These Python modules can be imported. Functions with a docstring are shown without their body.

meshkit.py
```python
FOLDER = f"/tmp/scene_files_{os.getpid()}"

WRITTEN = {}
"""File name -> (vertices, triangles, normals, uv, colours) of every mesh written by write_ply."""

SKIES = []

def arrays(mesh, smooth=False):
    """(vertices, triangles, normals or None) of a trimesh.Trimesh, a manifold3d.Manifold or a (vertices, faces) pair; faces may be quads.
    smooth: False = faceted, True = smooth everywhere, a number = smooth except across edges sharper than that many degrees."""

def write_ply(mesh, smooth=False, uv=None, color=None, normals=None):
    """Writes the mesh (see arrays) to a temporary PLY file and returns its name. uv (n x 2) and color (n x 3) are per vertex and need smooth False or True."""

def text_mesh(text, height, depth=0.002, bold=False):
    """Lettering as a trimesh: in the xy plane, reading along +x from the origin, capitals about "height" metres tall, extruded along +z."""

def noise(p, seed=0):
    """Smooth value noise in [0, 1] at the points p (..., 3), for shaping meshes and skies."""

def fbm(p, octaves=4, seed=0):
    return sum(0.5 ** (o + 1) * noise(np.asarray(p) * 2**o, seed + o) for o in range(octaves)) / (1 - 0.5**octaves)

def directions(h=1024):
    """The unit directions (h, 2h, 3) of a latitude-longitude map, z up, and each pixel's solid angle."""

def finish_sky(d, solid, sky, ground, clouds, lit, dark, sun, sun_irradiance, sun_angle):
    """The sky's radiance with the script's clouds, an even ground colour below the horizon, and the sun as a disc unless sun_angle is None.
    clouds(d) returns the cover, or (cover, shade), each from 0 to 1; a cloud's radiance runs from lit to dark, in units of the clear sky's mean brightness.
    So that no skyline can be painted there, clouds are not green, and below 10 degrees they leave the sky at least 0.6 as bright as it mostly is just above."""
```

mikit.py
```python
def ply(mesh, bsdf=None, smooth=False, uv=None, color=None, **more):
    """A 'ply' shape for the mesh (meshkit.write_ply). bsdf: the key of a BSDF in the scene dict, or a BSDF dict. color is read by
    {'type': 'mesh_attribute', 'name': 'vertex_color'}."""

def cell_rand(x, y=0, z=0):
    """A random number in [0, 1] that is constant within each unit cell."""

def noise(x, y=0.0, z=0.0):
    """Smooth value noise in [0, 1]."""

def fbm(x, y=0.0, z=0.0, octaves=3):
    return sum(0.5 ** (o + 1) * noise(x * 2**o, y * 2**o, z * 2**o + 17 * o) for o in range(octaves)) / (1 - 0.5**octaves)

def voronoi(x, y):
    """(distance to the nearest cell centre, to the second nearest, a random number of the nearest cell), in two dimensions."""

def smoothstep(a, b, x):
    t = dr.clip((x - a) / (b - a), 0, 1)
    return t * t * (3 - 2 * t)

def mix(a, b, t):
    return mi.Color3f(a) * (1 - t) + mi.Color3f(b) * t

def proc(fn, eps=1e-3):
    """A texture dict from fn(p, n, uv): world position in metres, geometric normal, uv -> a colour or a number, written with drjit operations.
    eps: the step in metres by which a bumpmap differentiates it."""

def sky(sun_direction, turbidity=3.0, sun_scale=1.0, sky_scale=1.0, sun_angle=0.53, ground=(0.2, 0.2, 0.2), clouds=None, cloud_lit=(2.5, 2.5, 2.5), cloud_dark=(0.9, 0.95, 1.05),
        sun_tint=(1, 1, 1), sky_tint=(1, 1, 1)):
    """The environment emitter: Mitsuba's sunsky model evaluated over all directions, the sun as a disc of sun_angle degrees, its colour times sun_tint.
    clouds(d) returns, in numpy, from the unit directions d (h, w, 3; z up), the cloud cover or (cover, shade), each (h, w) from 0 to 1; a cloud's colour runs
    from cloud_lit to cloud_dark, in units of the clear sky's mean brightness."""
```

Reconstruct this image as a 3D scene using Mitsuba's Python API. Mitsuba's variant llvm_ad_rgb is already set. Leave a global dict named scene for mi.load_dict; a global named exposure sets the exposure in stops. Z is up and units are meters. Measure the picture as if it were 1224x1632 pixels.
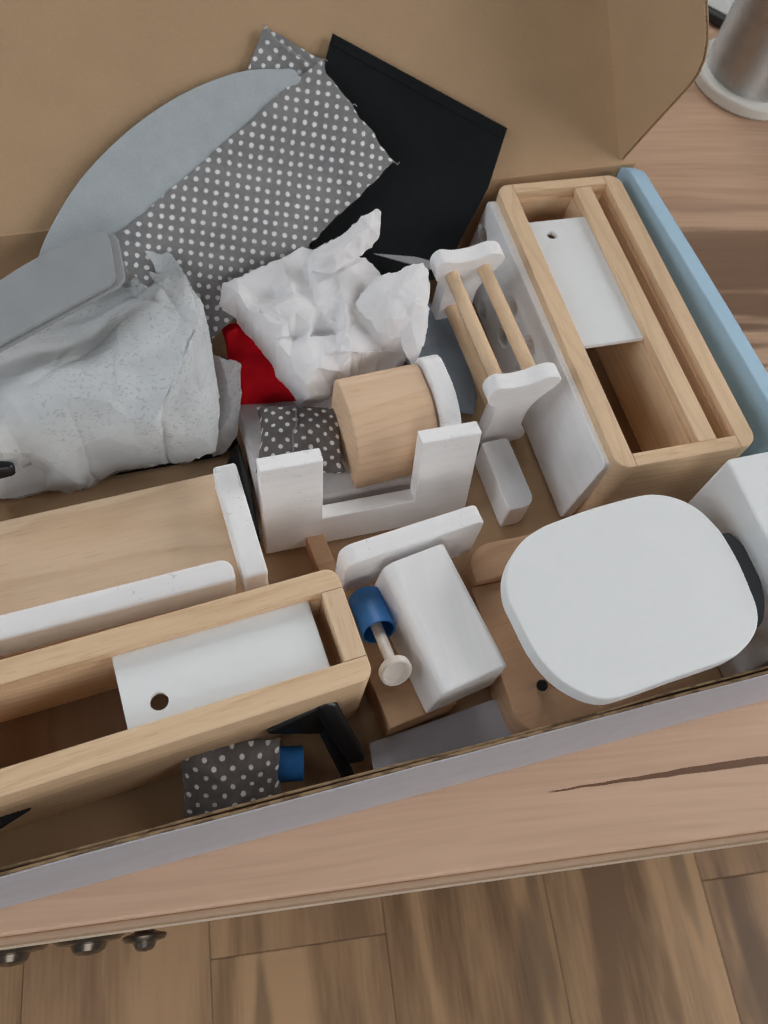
import math, random
import numpy as np, trimesh, drjit as dr, mitsuba as mi, mikit, meshkit
import manifold3d as m3
from mikit import proc, noise, fbm, voronoi, cell_rand, smoothstep, mix
T = mi.ScalarTransform4f
scene, labels = {}, {}
random.seed(7)

# ---------------------------------------------------------------- camera, light, exposure
CAM_RIGHT = np.array((0.95690, -0.26483, 0.11915))
CAM_DOWN = np.array((-0.18367, -0.86974, -0.45807))
CAM_FWD = np.array((0.22494, 0.41644, -0.88090))
EYE = np.array((0.0, 0.0, 0.62))
fwd = CAM_FWD / np.linalg.norm(CAM_FWD)
scene['camera'] = {'type': 'thinlens', 'fov': 2 * math.degrees(math.atan(612 / 1350.0)), 'fov_axis': 'x',
                   'aperture_radius': 0.0019, 'focus_distance': 0.58, 'near_clip': 0.02, 'far_clip': 20.0,
                   'to_world': T().look_at(origin=EYE.tolist(), target=(EYE + fwd).tolist(), up=(-CAM_DOWN).tolist())}
exposure = 0.03
scene['room_light'] = {'type': 'constant', 'radiance': {'type': 'rgb', 'value': [0.03, 0.03, 0.03]}}


def panel_light(name, loc, aim, w, h, rgb):  # unseen emissive panel, added on each side to light the box
    scene[name] = {'type': 'rectangle', 'to_world': T().look_at(origin=loc, target=aim, up=[0, 0, 1]) @ T().scale([w / 2, h / 2, 1]),
                   'emitter': {'type': 'area', 'radiance': {'type': 'rgb', 'value': rgb}}}
    labels[name] = {'label': 'unseen light panel added outside the picture', 'category': 'light_panel', 'kind': 'structure'}


panel_light('light_panel', [2.7, -0.3, 1.45], [0.2, 0.25, 0.0], 2.0, 1.5, [5.1, 5.08, 5.05])
panel_light('light_panel_001', [0.3, 3.2, 2.1], [0.2, 0.3, 0.0], 2.2, 1.4, [5.3, 5.35, 5.35])
panel_light('light_panel_002', [-2.6, 0.2, 1.5], [0.2, 0.25, 0.0], 1.8, 1.4, [3.4, 3.65, 3.85])
panel_light('light_panel_003', [-0.4, -2.7, 1.75], [0.2, 0.2, 0.0], 2.0, 1.4, [3.3, 3.25, 3.2])

# ---------------------------------------------------------------- materials
def mat(name, color, rough=0.5, spec=0.35, bump=None, bscale=1.0, beps=4e-4, **more):
    d = {'type': 'principled', 'base_color': color if isinstance(color, dict) else {'type': 'rgb', 'value': list(color)},
         'roughness': rough, 'specular': spec, **more}
    if bump is not None:
        d = {'type': 'bumpmap', 'arbitrary': proc(bump, eps=beps), 'scale': bscale, 'bsdf': d}
    scene[name] = {'type': 'twosided', 'bsdf': d}
    return name


def wood_fn(ang, light, dark, seed=0.0, tilt=None, rings=150.0, contrast=1.0):
    ca, sa = math.cos(ang), math.sin(ang)

    def fn(p, n, uv):
        a = p.x * ca + p.y * sa
        b = -p.x * sa + p.y * ca
        c = p.z
        wob = fbm(a * 6 + seed, b * 18, c * 18 + seed, 3)
        r = (b * 0.55 + c * 0.85) * rings + wob * 4.5
        ring = r - dr.floor(r)
        k = cell_rand(dr.floor(r), 1.0, 2.0)
        line = smoothstep(0.45, 0.88, ring) * (1 - smoothstep(0.90, 1.0, ring)) * (0.35 + 0.65 * k)
        fib = fbm(a * 30 + seed, b * 620, c * 620, 2)
        blot = fbm(a * 10, b * 30 + seed, c * 30, 2)
        pore = smoothstep(0.72, 0.85, noise(a * 70 + seed, b * 1500, c * 1500)) * 0.35
        t = dr.clip((line * 0.5 + fib * 0.35 + blot * 0.5 + pore - 0.28) * contrast, 0, 1)
        return mix(light, dark, t)
    return fn


PINE_L, PINE_D = (0.73, 0.53, 0.345), (0.58, 0.38, 0.22)
mat('pine_x', proc(wood_fn(0.075, PINE_L, PINE_D, 1.3)), 0.55, 0.3)
mat('pine_x2', proc(wood_fn(0.06, (0.71, 0.525, 0.36), (0.57, 0.385, 0.24), 9.7, rings=60)), 0.55, 0.3)
mat('pine_y', proc(wood_fn(1.5708, PINE_L, (0.59, 0.415, 0.26), 4.1)), 0.55, 0.3)
mat('pine_y2', proc(wood_fn(1.53, (0.71, 0.54, 0.37), PINE_D, 6.6)), 0.55, 0.3)
mat('pine_block', proc(wood_fn(0.03, (0.72, 0.51, 0.345), (0.59, 0.385, 0.235), 12.4, rings=110)), 0.5, 0.3)
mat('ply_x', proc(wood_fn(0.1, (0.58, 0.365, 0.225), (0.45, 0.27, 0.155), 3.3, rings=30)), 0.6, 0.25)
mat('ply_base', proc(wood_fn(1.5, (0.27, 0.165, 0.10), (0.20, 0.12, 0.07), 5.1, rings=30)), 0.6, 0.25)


def white_fn_dir(ang):
    ca, sa = math.cos(ang), math.sin(ang)

    def fn(p, n, uv):
        a, b = p.x * ca + p.y * sa, -p.x * sa + p.y * ca
        g = fbm(p.x * 60, p.y * 60, p.z * 60, 3)
        st = fbm(a * 26, b * 330, p.z * 330, 3)
        pit = smoothstep(0.80, 0.90, noise(p.x * 520, p.y * 520, p.z * 520)) * smoothstep(0.5, 0.7, g)
        c = mix((0.84, 0.835, 0.84), (0.75, 0.745, 0.75), dr.clip(g * 0.45 + st * 0.9 - 0.4, 0, 1))
        return mix(c, (0.52, 0.51, 0.50), pit * 0.5)
    return fn


def white_bump(ang):
    ca, sa = math.cos(ang), math.sin(ang)

    def fn(p, n, uv):
        a, b = p.x * ca + p.y * sa, -p.x * sa + p.y * ca
        return fbm(a * 130, b * 900, p.z * 900, 2) * 0.7 + noise(a * 45, b * 120, p.z * 120) * 1.2
    return fn


mat('white_paint', proc(white_fn_dir(0.1)), 0.42, 0.4, white_bump(0.1), 0.0002)
mat('white_paint_y', proc(white_fn_dir(1.57)), 0.42, 0.4, white_bump(1.57), 0.0002)
mat('white_board', proc(lambda p, n, uv: mix((0.765, 0.78, 0.785), (0.745, 0.76, 0.765), fbm(p.x * 300, p.y * 300, p.z * 300, 3))), 0.42, 0.35, white_bump(0.6), 0.00003)


def card_fn(p, n, uv):
    g = fbm(p.x * 28, p.y * 28, p.z * 28, 3)
    s = noise(p.x * 900, p.y * 900, p.z * 900)
    fl = smoothstep(0.9, 0.97, noise(p.x * 330, p.y * 330, p.z * 330 + 5)) * 0.25
    return mix((0.50, 0.34, 0.208), (0.41, 0.275, 0.163), dr.clip(g * 0.7 + s * 0.45 - 0.1 + fl, 0, 1))


mat('cardboard', proc(card_fn), 0.85, 0.15, lambda p, n, uv: noise(p.x * 420, p.y * 420, p.z * 420) + fbm(p.x * 45, p.y * 45, p.z * 45, 2) * 4, 0.0001)
mat('card_edge', proc(lambda p, n, uv: mix((0.27, 0.18, 0.105), (0.13, 0.085, 0.05), smoothstep(0.4, 0.7, fbm(p.x * 160, p.y * 400, p.z * 600, 3)))), 0.9, 0.1)
mat('print_lavender', proc(lambda p, n, uv: mix((0.50, 0.50, 0.545), (0.455, 0.455, 0.50), fbm(p.x * 70, p.y * 70, p.z * 70, 3))), 0.5, 0.3)
mat('print_blue', proc(lambda p, n, uv: mix((0.385, 0.55, 0.67), (0.355, 0.515, 0.64), fbm(p.x * 40, p.y * 40, p.z * 40, 3))), 0.5, 0.3)


def table_fn(p, n, uv):
    ca, sa = math.cos(-0.137), math.sin(-0.137)
    a, b = p.x * ca + p.y * sa, -p.x * sa + p.y * ca
    w = fbm(a * 2.2 + 3, b * 9, 0.0, 3)
    v = b + 0.03 * (w - 0.5)
    st = fbm(a * 2.5, v * 46, 1.0, 3)
    fine = fbm(a * 16, v * 420, 2.0, 2)
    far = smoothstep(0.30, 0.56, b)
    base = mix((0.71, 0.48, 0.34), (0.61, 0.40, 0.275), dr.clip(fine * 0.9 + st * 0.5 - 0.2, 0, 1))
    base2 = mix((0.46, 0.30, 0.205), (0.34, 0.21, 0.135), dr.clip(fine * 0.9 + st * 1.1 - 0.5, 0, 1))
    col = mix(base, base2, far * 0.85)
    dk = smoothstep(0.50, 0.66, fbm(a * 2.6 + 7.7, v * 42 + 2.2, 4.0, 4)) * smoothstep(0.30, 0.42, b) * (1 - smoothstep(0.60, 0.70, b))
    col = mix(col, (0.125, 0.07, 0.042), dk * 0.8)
    # the long knot streak near the front edge
    x0, x1 = 0.205, 0.62
    t = (a - x0) / (x1 - x0)
    ctr = STREAK_B + 0.005 * dr.sin(dr.clip(t, 0, 1) * 2.2) + 0.0012 * (fbm(a * 60, 3.0, 0.0, 2) - 0.5)
    wid = 0.0027 * smoothstep(0.0, 0.4, t) + 0.0007
    m = (1 - smoothstep(wid * 0.75, wid, dr.abs(b - ctr))) * smoothstep(-0.002, 0.02, t) * (1 - smoothstep(0.9, 1.0, t))
    return mix(col, (0.155, 0.075, 0.042), m * 0.95)


STREAK_B = 0.0765
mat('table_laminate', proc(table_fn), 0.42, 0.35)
mat('table_edge', proc(lambda p, n, uv: mix((0.52, 0.36, 0.25), (0.42, 0.285, 0.19), fbm(p.x * 25, p.y * 60, p.z * 400, 3))), 0.5, 0.3)
mat('table_lip', (0.62, 0.5, 0.38), 0.35, 0.4)
mat('drawer_wood', proc(wood_fn(-0.137, (0.3, 0.19, 0.12), (0.2, 0.12, 0.07), 2.0)), 0.5)


def plank_fn(seed, warm):
    def fn(p, n, uv):
        ca, sa = math.cos(-0.137), math.sin(-0.137)
        b, a = p.x * ca + p.y * sa, -p.x * sa + p.y * ca
        w = fbm(a * 4 + seed, b * 11 + seed, 0.0, 3)
        s = fbm(a * 2.0 + seed, (b + 0.05 * w) * 22 + seed * 3, 1.0, 3)
        fine = fbm(a * 26 + seed, b * 420, 2.0, 3)
        k = smoothstep(0.60, 0.78, fbm(a * 5 + seed * 2, b * 26 + seed, 5.0, 3))
        c = mix((0.55, 0.35, 0.195), (0.22, 0.13, 0.072), dr.clip((s - 0.3) * 2.3 + fine * 0.45 - 0.2, 0, 1))
        c = mix(c, (0.44, 0.275, 0.17), warm)
        return mix(c, (0.13, 0.085, 0.055), k * 0.55)
    return fn


for i, (sd, wm) in enumerate(((1.7, 0.25), (5.9, 0.0), (11.3, 0.12))):
    mat('plank_tone_%s' % 'abc'[i], proc(plank_fn(sd, wm)), 0.45, 0.4)
mat('grout', (0.20, 0.135, 0.085), 0.9, 0.1)


def dots(sp, r, off, base, wh, seedy=0.0):
    def fn(p, n, uv):
        u, v = uv.x / sp + off[0], uv.y / sp + off[1]
        iu, iv = dr.floor(u), dr.floor(v)
        jx, jy = (cell_rand(iu, iv, 3) - 0.5) * 0.10, (cell_rand(iu, iv, 8) - 0.5) * 0.10
        du, dv = u - iu - 0.5 - jx, v - iv - 0.5 - jy
        q = (cell_rand(iu, iv, 1) - 0.5) * 0.34
        rr = (r / sp) * (1 + 0.16 * (cell_rand(iu, iv, 2) - 0.5))
        d = dr.sqrt(du * du * (1 + q) + dv * dv * (1 - q) + du * dv * (cell_rand(iu, iv, 5) - 0.5) * 0.4)
        m = 1 - smoothstep(rr * 0.86, rr * 1.1, d)
        weave = noise(uv.x * 2600, uv.y * 700) * 0.5 + noise(uv.x * 700, uv.y * 2600) * 0.5
        bl = fbm(uv.x * 55, uv.y * 55, 1.0, 3)
        b = mi.Color3f(base) * (0.78 + 0.3 * weave + 0.28 * (bl - 0.5))
        return b * (1 - m) + mi.Color3f(wh) * (0.9 + 0.2 * weave) * m
    return fn


weave_bump = lambda p, n, uv: noise(uv.x * 2600, uv.y * 700) + noise(uv.x * 700, uv.y * 2600)
mat('dot_cloth', proc(dots(0.0083, 0.0019, (0.2, 0.1), (0.245, 0.244, 0.248), (0.76, 0.755, 0.76))), 0.9, 0.1, weave_bump, 0.00006)
mat('dot_pillow', proc(dots(0.0083, 0.00175, (0.1, 0.3), (0.155, 0.138, 0.135), (0.70, 0.68, 0.68))), 0.9, 0.1, weave_bump, 0.00006)
mat('dot_pillow_large', proc(dots(0.0085, 0.00165, (0.1, 0.3), (0.16, 0.145, 0.14), (0.70, 0.68, 0.68))), 0.9, 0.1, weave_bump, 0.00006)
mat('stitching', (0.33, 0.32, 0.315), 0.9, 0.1)
mat('felt_grey', proc(lambda p, n, uv: mix((0.47, 0.51, 0.528), (0.36, 0.398, 0.418), dr.clip(fbm(p.x * 70, p.y * 70, p.z * 70, 3) * 0.6 + noise(p.x * 1300, p.y * 1300, p.z * 1300) * 0.5 - 0.05, 0, 1))), 0.95, 0.1,
    lambda p, n, uv: noise(p.x * 900, p.y * 900, p.z * 900), 0.00012)
mat('felt_slab', proc(lambda p, n, uv: mix((0.33, 0.345, 0.355), (0.275, 0.29, 0.30), fbm(p.x * 60, p.y * 60, p.z * 60, 3))), 0.9, 0.1,
    lambda p, n, uv: noise(p.x * 800, p.y * 800, p.z * 800), 0.0001)
mat('felt_edge', (0.27, 0.285, 0.295), 0.95, 0.1)
mat('slate_paint', proc(lambda p, n, uv: mix((0.17, 0.20, 0.235), (0.135, 0.16, 0.19), fbm(p.x * 60, p.y * 60, p.z * 60, 3))), 0.6, 0.25)
mat('black_board', proc(lambda p, n, uv: mix((0.011, 0.012, 0.013), (0.017, 0.0185, 0.020), fbm(p.x * 40, p.y * 40, p.z * 40, 3))), 0.8, 0.05,
    lambda p, n, uv: noise(p.x * 1200, p.y * 1200, p.z * 1200), 0.00005)
mat('black_plastic', (0.011, 0.012, 0.014), 0.38, 0.45)
mat('charcoal', (0.05, 0.053, 0.055), 0.6, 0.25)
mat('red_felt', proc(lambda p, n, uv: mix((0.62, 0.008, 0.018), (0.45, 0.006, 0.012), fbm(p.x * 90, p.y * 90, p.z * 90, 3))), 0.9, 0.1)
mat('mattress_felt', proc(lambda p, n, uv: mix((0.74, 0.72, 0.73), (0.66, 0.64, 0.655), fbm(p.x * 200, p.y * 200, p.z * 200, 3))), 0.95, 0.1,
    lambda p, n, uv: fbm(p.x * 500, p.y * 500, p.z * 500, 2), 0.0002)
mat('blue_paint', proc(lambda p, n, uv: mix((0.020, 0.135, 0.40), (0.03, 0.165, 0.44), fbm(p.x * 150, p.y * 150, p.z * 150, 2))), 0.45, 0.4)
mat('cream_paint', (0.72, 0.665, 0.61), 0.4, 0.4)
scene['steel'] = {'type': 'roughconductor', 'material': 'none', 'specular_reflectance': proc(lambda p, n, uv: mix((0.66, 0.66, 0.65), (0.50, 0.50, 0.49), fbm(uv.x * 6, uv.y * 1400, 0.0, 2))), 'distribution': 'ggx', 'alpha_u': 0.14, 'alpha_v': 0.5}
mat('knob_metal', (0.20, 0.17, 0.14), 0.3, 0.5, metallic=0.9)
mat('ring_white', (0.70, 0.70, 0.66), 0.45, 0.35)
mat('tray_pale', (0.52, 0.53, 0.52), 0.3, 0.4)
mat('strap_white', (0.36, 0.36, 0.375), 0.4, 0.4)


def tissue_fn(p, n, uv):
    g = fbm(p.x * 80, p.y * 80, p.z * 80, 3)
    return mix((0.90, 0.895, 0.905), (0.85, 0.845, 0.86), g)


def wrap_fn(p, n, uv):
    g = fbm(p.x * 50, p.y * 50, p.z * 50, 4)
    s = fbm(p.x * 520, p.y * 600, p.z * 520, 3)
    patch = smoothstep(0.42, 0.6, fbm(p.x * 16 + 3, p.y * 16, p.z * 16, 2))
    sp = smoothstep(0.56, 0.72, s) * patch
    c = mix((0.83, 0.865, 0.885), (0.66, 0.69, 0.71), dr.clip(g * 1.3 - 0.15, 0, 1))
    return mix(c, (0.36, 0.38, 0.385), sp * 0.35)


paper_bump = lambda p, n, uv: noise(p.x * 420, p.y * 420, p.z * 420) + fbm(p.x * 120, p.y * 120, p.z * 120, 3) * 2
def paper(name, fn, trans, bs):
    scene[name] = {'type': 'bumpmap', 'arbitrary': proc(paper_bump, eps=4e-4), 'scale': bs,
                   'bsdf': {'type': 'principledthin', 'base_color': proc(fn), 'roughness': 0.5, 'diff_trans': trans, 'eta': 1.4, 'spec_trans': 0.0}}
paper('tissue_paper', tissue_fn, 0.24, 0.00012)
paper('wrap_paper', wrap_fn, 0.60, 0.00012)
mat('granules', proc(lambda p, n, uv: mix((0.55, 0.56, 0.565), (0.22, 0.225, 0.23), smoothstep(0.35, 0.65, fbm(p.x * 160, p.y * 160, p.z * 160, 3)))), 0.8, 0.2)

# ---------------------------------------------------------------- helpers
def numbered(key):
    if key not in scene and not any(k.startswith(key + '__') for k in scene):
        return key
    i = 1
    while ('%s_%03d' % (key, i)) in scene or any(k.startswith('%s_%03d__' % (key, i)) for k in scene):
        i += 1
    return '%s_%03d' % (key, i)


def put(name, mesh, bsdf, parent=None, smooth=30, label=None, cat=None, group=None, kind=None, uv=None):
    key = numbered(parent + '__' + name if parent else name)
    scene[key] = mikit.ply(mesh, bsdf, smooth=smooth, uv=uv)
    tag(key, label, cat, group, kind)
    return key


def tag(key, label=None, cat=None, group=None, kind=None):
    d = {k: v for k, v in (('label', label), ('category', cat), ('group', group), ('kind', kind)) if v}
    if d:
        labels[key] = {**labels.get(key, {}), **d}


def rz(a):
    c, s = math.cos(a), math.sin(a)
    return np.array([[c, -s, 0, 0], [s, c, 0, 0], [0, 0, 1, 0], [0, 0, 0, 1.0]])


def rx(a):
    c, s = math.cos(a), math.sin(a)
    return np.array([[1, 0, 0, 0], [0, c, -s, 0], [0, s, c, 0], [0, 0, 0, 1.0]])


def ry(a):
    c, s = math.cos(a), math.sin(a)
    return np.array([[c, 0, s, 0], [0, 1, 0, 0], [-s, 0, c, 0], [0, 0, 0, 1.0]])


def tr(x, y, z):
    m = np.eye(4)
    m[:3, 3] = (x, y, z)
    return m


def frame(o, ex, ey):
    """A 4x4 whose local x and y run along ex and ey (made square)."""
    ex = np.asarray(ex, float); ex = ex / np.linalg.norm(ex)
    ez = np.cross(ex, ey); ez = ez / np.linalg.norm(ez)
    m = np.eye(4)
    m[:3, 0], m[:3, 1], m[:3, 2], m[:3, 3] = ex, np.cross(ez, ex), ez, o
    return m


def xf(mesh, m):
    v, f = mesh
    return v @ m[:3, :3].T + m[:3, 3], f


def man(m):
    g = m.to_mesh()
    return np.array(g.vert_properties[:, :3], float), np.array(g.tri_verts, int)


def to_man(mesh):
    v, f = mesh
    return m3.Manifold(m3.Mesh(np.asarray(v, np.float32), np.asarray(f, np.uint32)))


def hull_spheres(pts, seg=12):
    return m3.Manifold.batch_hull([m3.Manifold.sphere(p[3], seg).translate(p[:3]) for p in pts])


def rbox_m(x0, x1, y0, y1, z0, z1, r=0.0012, seg=8):
    return hull_spheres([(x, y, z, r) for x in (x0 + r, x1 - r) for y in (y0 + r, y1 - r) for z in (z0 + r, z1 - r)], seg)


def rbox(*a, **k):
    return man(rbox_m(*a, **k))


def join(*ms):
    vs, fs, n = [], [], 0
    for v, f in ms:
        vs.append(np.asarray(v, float)); fs.append(np.asarray(f, int) + n); n += len(v)
    return np.vstack(vs), np.vstack(fs)


def plate(poly, z0, z1, bevel=0.0012, steps=3):
    """A flat board with the outline poly (counter-clockwise, x-y), rounded along its rims."""
    P = np.asarray(poly, float)
    if np.sum(P[:, 0] * np.roll(P[:, 1], -1) - np.roll(P[:, 0], -1) * P[:, 1]) < 0:
        P = P[::-1]
    e = np.roll(P, -1, 0) - P
    n = np.stack([e[:, 1], -e[:, 0]], 1) / np.maximum(np.linalg.norm(e, axis=1, keepdims=True), 1e-12)
    b = n + np.roll(n, 1, 0)
    b = b / np.maximum(np.linalg.norm(b, axis=1, keepdims=True), 1e-9)
    k = 1 / np.maximum((b * n).sum(1, keepdims=True), 0.5)
    rings = []
    for i in range(steps + 1):
        a = math.pi / 2 * i / steps
        rings.append((P - b * k * bevel * (1 - math.sin(a)), z0 + bevel * (1 - math.cos(a))))
    for i in range(steps + 1):
        a = math.pi / 2 * i / steps
        rings.append((P - b * k * bevel * (1 - math.cos(a)), z1 - bevel * (1 - math.sin(a))))
    N = len(P)
    v = np.vstack([np.column_stack([q, np.full(N, z)]) for q, z in rings])
    f = []
    for r in range(len(rings) - 1):
        for i in range(N):
            j = (i + 1) % N
            f += [(r * N + i, r * N + j, (r + 1) * N + j), (r * N + i, (r + 1) * N + j, (r + 1) * N + i)]
    cap = np.asarray(m3.triangulate([rings[0][0].astype(float)]))
    f += [tuple(t[::-1]) for t in cap]
    cap = np.asarray(m3.triangulate([rings[-1][0].astype(float)]))
    f += [tuple(t + (len(rings) - 1) * N) for t in cap]
    return v, np.array(f)


def rrect(x0, x1, y0, y1, r, seg=8, rs=None):
    """Rounded rectangle; rs gives four radii from lower left counter-clockwise."""
    rs = rs or (r,) * 4
    out = []
    for (cx, cy, a0), q in zip(((x0, y0, math.pi), (x1, y0, 1.5 * math.pi), (x1, y1, 0), (x0, y1, 0.5 * math.pi)), rs):
        sx, sy = (1 if cx == x0 else -1), (1 if cy == y0 else -1)
        for i in range(seg + 1 if q > 1e-6 else 1):
            a = a0 + math.pi / 2 * i / seg
            out.append((cx + sx * q + q * math.cos(a), cy + sy * q + q * math.sin(a)) if q > 1e-6 else (cx, cy))
    return out


def smooth_poly(P, n=4):
    """Catmull-Rom through a closed outline."""
    P = np.asarray(P, float)
    out = []
    for i in range(len(P)):
        a, b, c, d = P[i - 1], P[i], P[(i + 1) % len(P)], P[(i + 2) % len(P)]
        for t in np.arange(n) / n:
            out.append(0.5 * (2 * b + (c - a) * t + (2 * a - 5 * b + 4 * c - d) * t * t + (3 * b - a - 3 * c + d) * t ** 3))
    return np.array(out)


def tube(p0, p1, r, seg=24, r1=None, bev=0.0006):
    p0, p1 = np.asarray(p0, float), np.asarray(p1, float)
    L = np.linalg.norm(p1 - p0)
    r1 = r1 or r
    prof = [(0, 0), (r - bev, 0), (r, bev), (r1, L - bev), (r1 - bev, L), (0, L)]
    return lathe(prof, p0, p1 - p0, seg)


def lathe(prof, o, axis, seg=32):
    z = np.asarray(axis, float); z = z / np.linalg.norm(z)
    x = np.cross(z, [0, 0, 1.0] if abs(z[2]) < 0.9 else [1.0, 0, 0]); x /= np.linalg.norm(x)
    y = np.cross(z, x)
    v, f = [], []
    for r, h in prof:
        for k in range(seg):
            a = 2 * math.pi * k / seg
            v.append(np.asarray(o) + z * h + r * (math.cos(a) * x + math.sin(a) * y))
    for i in range(len(prof) - 1):
        for k in range(seg):
            j = (k + 1) % seg
            a, b, c, d = i * seg + k, i * seg + j, (i + 1) * seg + j, (i + 1) * seg + k
            if prof[i][0] > 1e-9: f.append((a, b, c))
            if prof[i + 1][0] > 1e-9: f.append((a, c, d))
    return np.array(v), np.array(f)


def seg_dist(q, line):
    line = np.asarray(line, float)[:, :2]
    best = np.full(len(q), 1e9)
    for a, b in zip(line[:-1], line[1:]):
        t = np.clip(((q - a) @ (b - a)) / max((b - a) @ (b - a), 1e-12), 0, 1)
        best = np.minimum(best, np.linalg.norm(q - a - t[:, None] * (b - a), axis=1))
    return best


def crumple(sheet, lines=(), count=30, amp=0.0014, seed=0, levels=5, soft=(0.4, 0.3, 0.2), rag=0.0010, dirs=(0.4, 1.2, 2.3), size=(0.02, 0.06)):
    """Paper over hand-laid folds: an eased sheet with sharp crease lines, hand-laid and random ones, and a ragged rim."""
    v, f = np.array(sheet[0], float), np.array(sheet[1], int)
    bnd = None
    for i in range(levels):
        v, f = trimesh.remesh.subdivide(v, f)
        m = trimesh.Trimesh(v, f, process=False)
        edges = m.edges_unique
        bnd = np.zeros(len(v), bool)
        cnt = np.bincount(m.edges_unique_inverse, minlength=len(edges))
        bnd[edges[cnt == 1].ravel()] = True
        if i < len(soft):
            s, k = np.zeros_like(v), np.zeros(len(v))
            for a, b in ((0, 1), (1, 0)):
                np.add.at(s, edges[:, a], v[edges[:, b]]); np.add.at(k, edges[:, a], 1)
            v = np.where(bnd[:, None], v, v * (1 - soft[i]) + soft[i] * s / np.maximum(k, 1)[:, None])
    m = trimesh.Trimesh(v, f, process=False)
    n = m.vertex_normals
    q = v[:, :2] + 0.0035 * (np.stack([meshkit.fbm(v * 55, 2, seed + 11), meshkit.fbm(v * 55, 2, seed + 12)], 1) - 0.5)
    d = np.zeros(len(v))
    for line, a, w in lines:
        d += a * np.exp(-seg_dist(q, line) / w)
    rng = np.random.default_rng(seed)
    lo, hi = q.min(0), q.max(0)
    for i in range(count):
        c = rng.uniform(lo, hi)
        t = dirs[rng.integers(len(dirs))] + rng.normal(0, 0.35)
        L = rng.uniform(*size)
        e = np.array([math.cos(t), math.sin(t)]) * L / 2
        k = np.array([-e[1], e[0]]) * rng.normal(0, 0.25)
        a = amp * rng.choice((-1, 1, 1)) * rng.uniform(0.3, 1.0)
        d += a * np.exp(-seg_dist(q, [c - e, c + k, c + e]) / rng.uniform(0.0012, 0.006))
    d += (meshkit.fbm(v * 60, 3, seed + 30) - 0.5) * amp * 0.3
    out = v + n * d[:, None]
    j = (np.stack([meshkit.noise(v * 330, seed + g) for g in (5, 6, 7)], 1) - 0.5) * 2 * rag
    out[bnd] += j[bnd]
    return out, f


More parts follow.
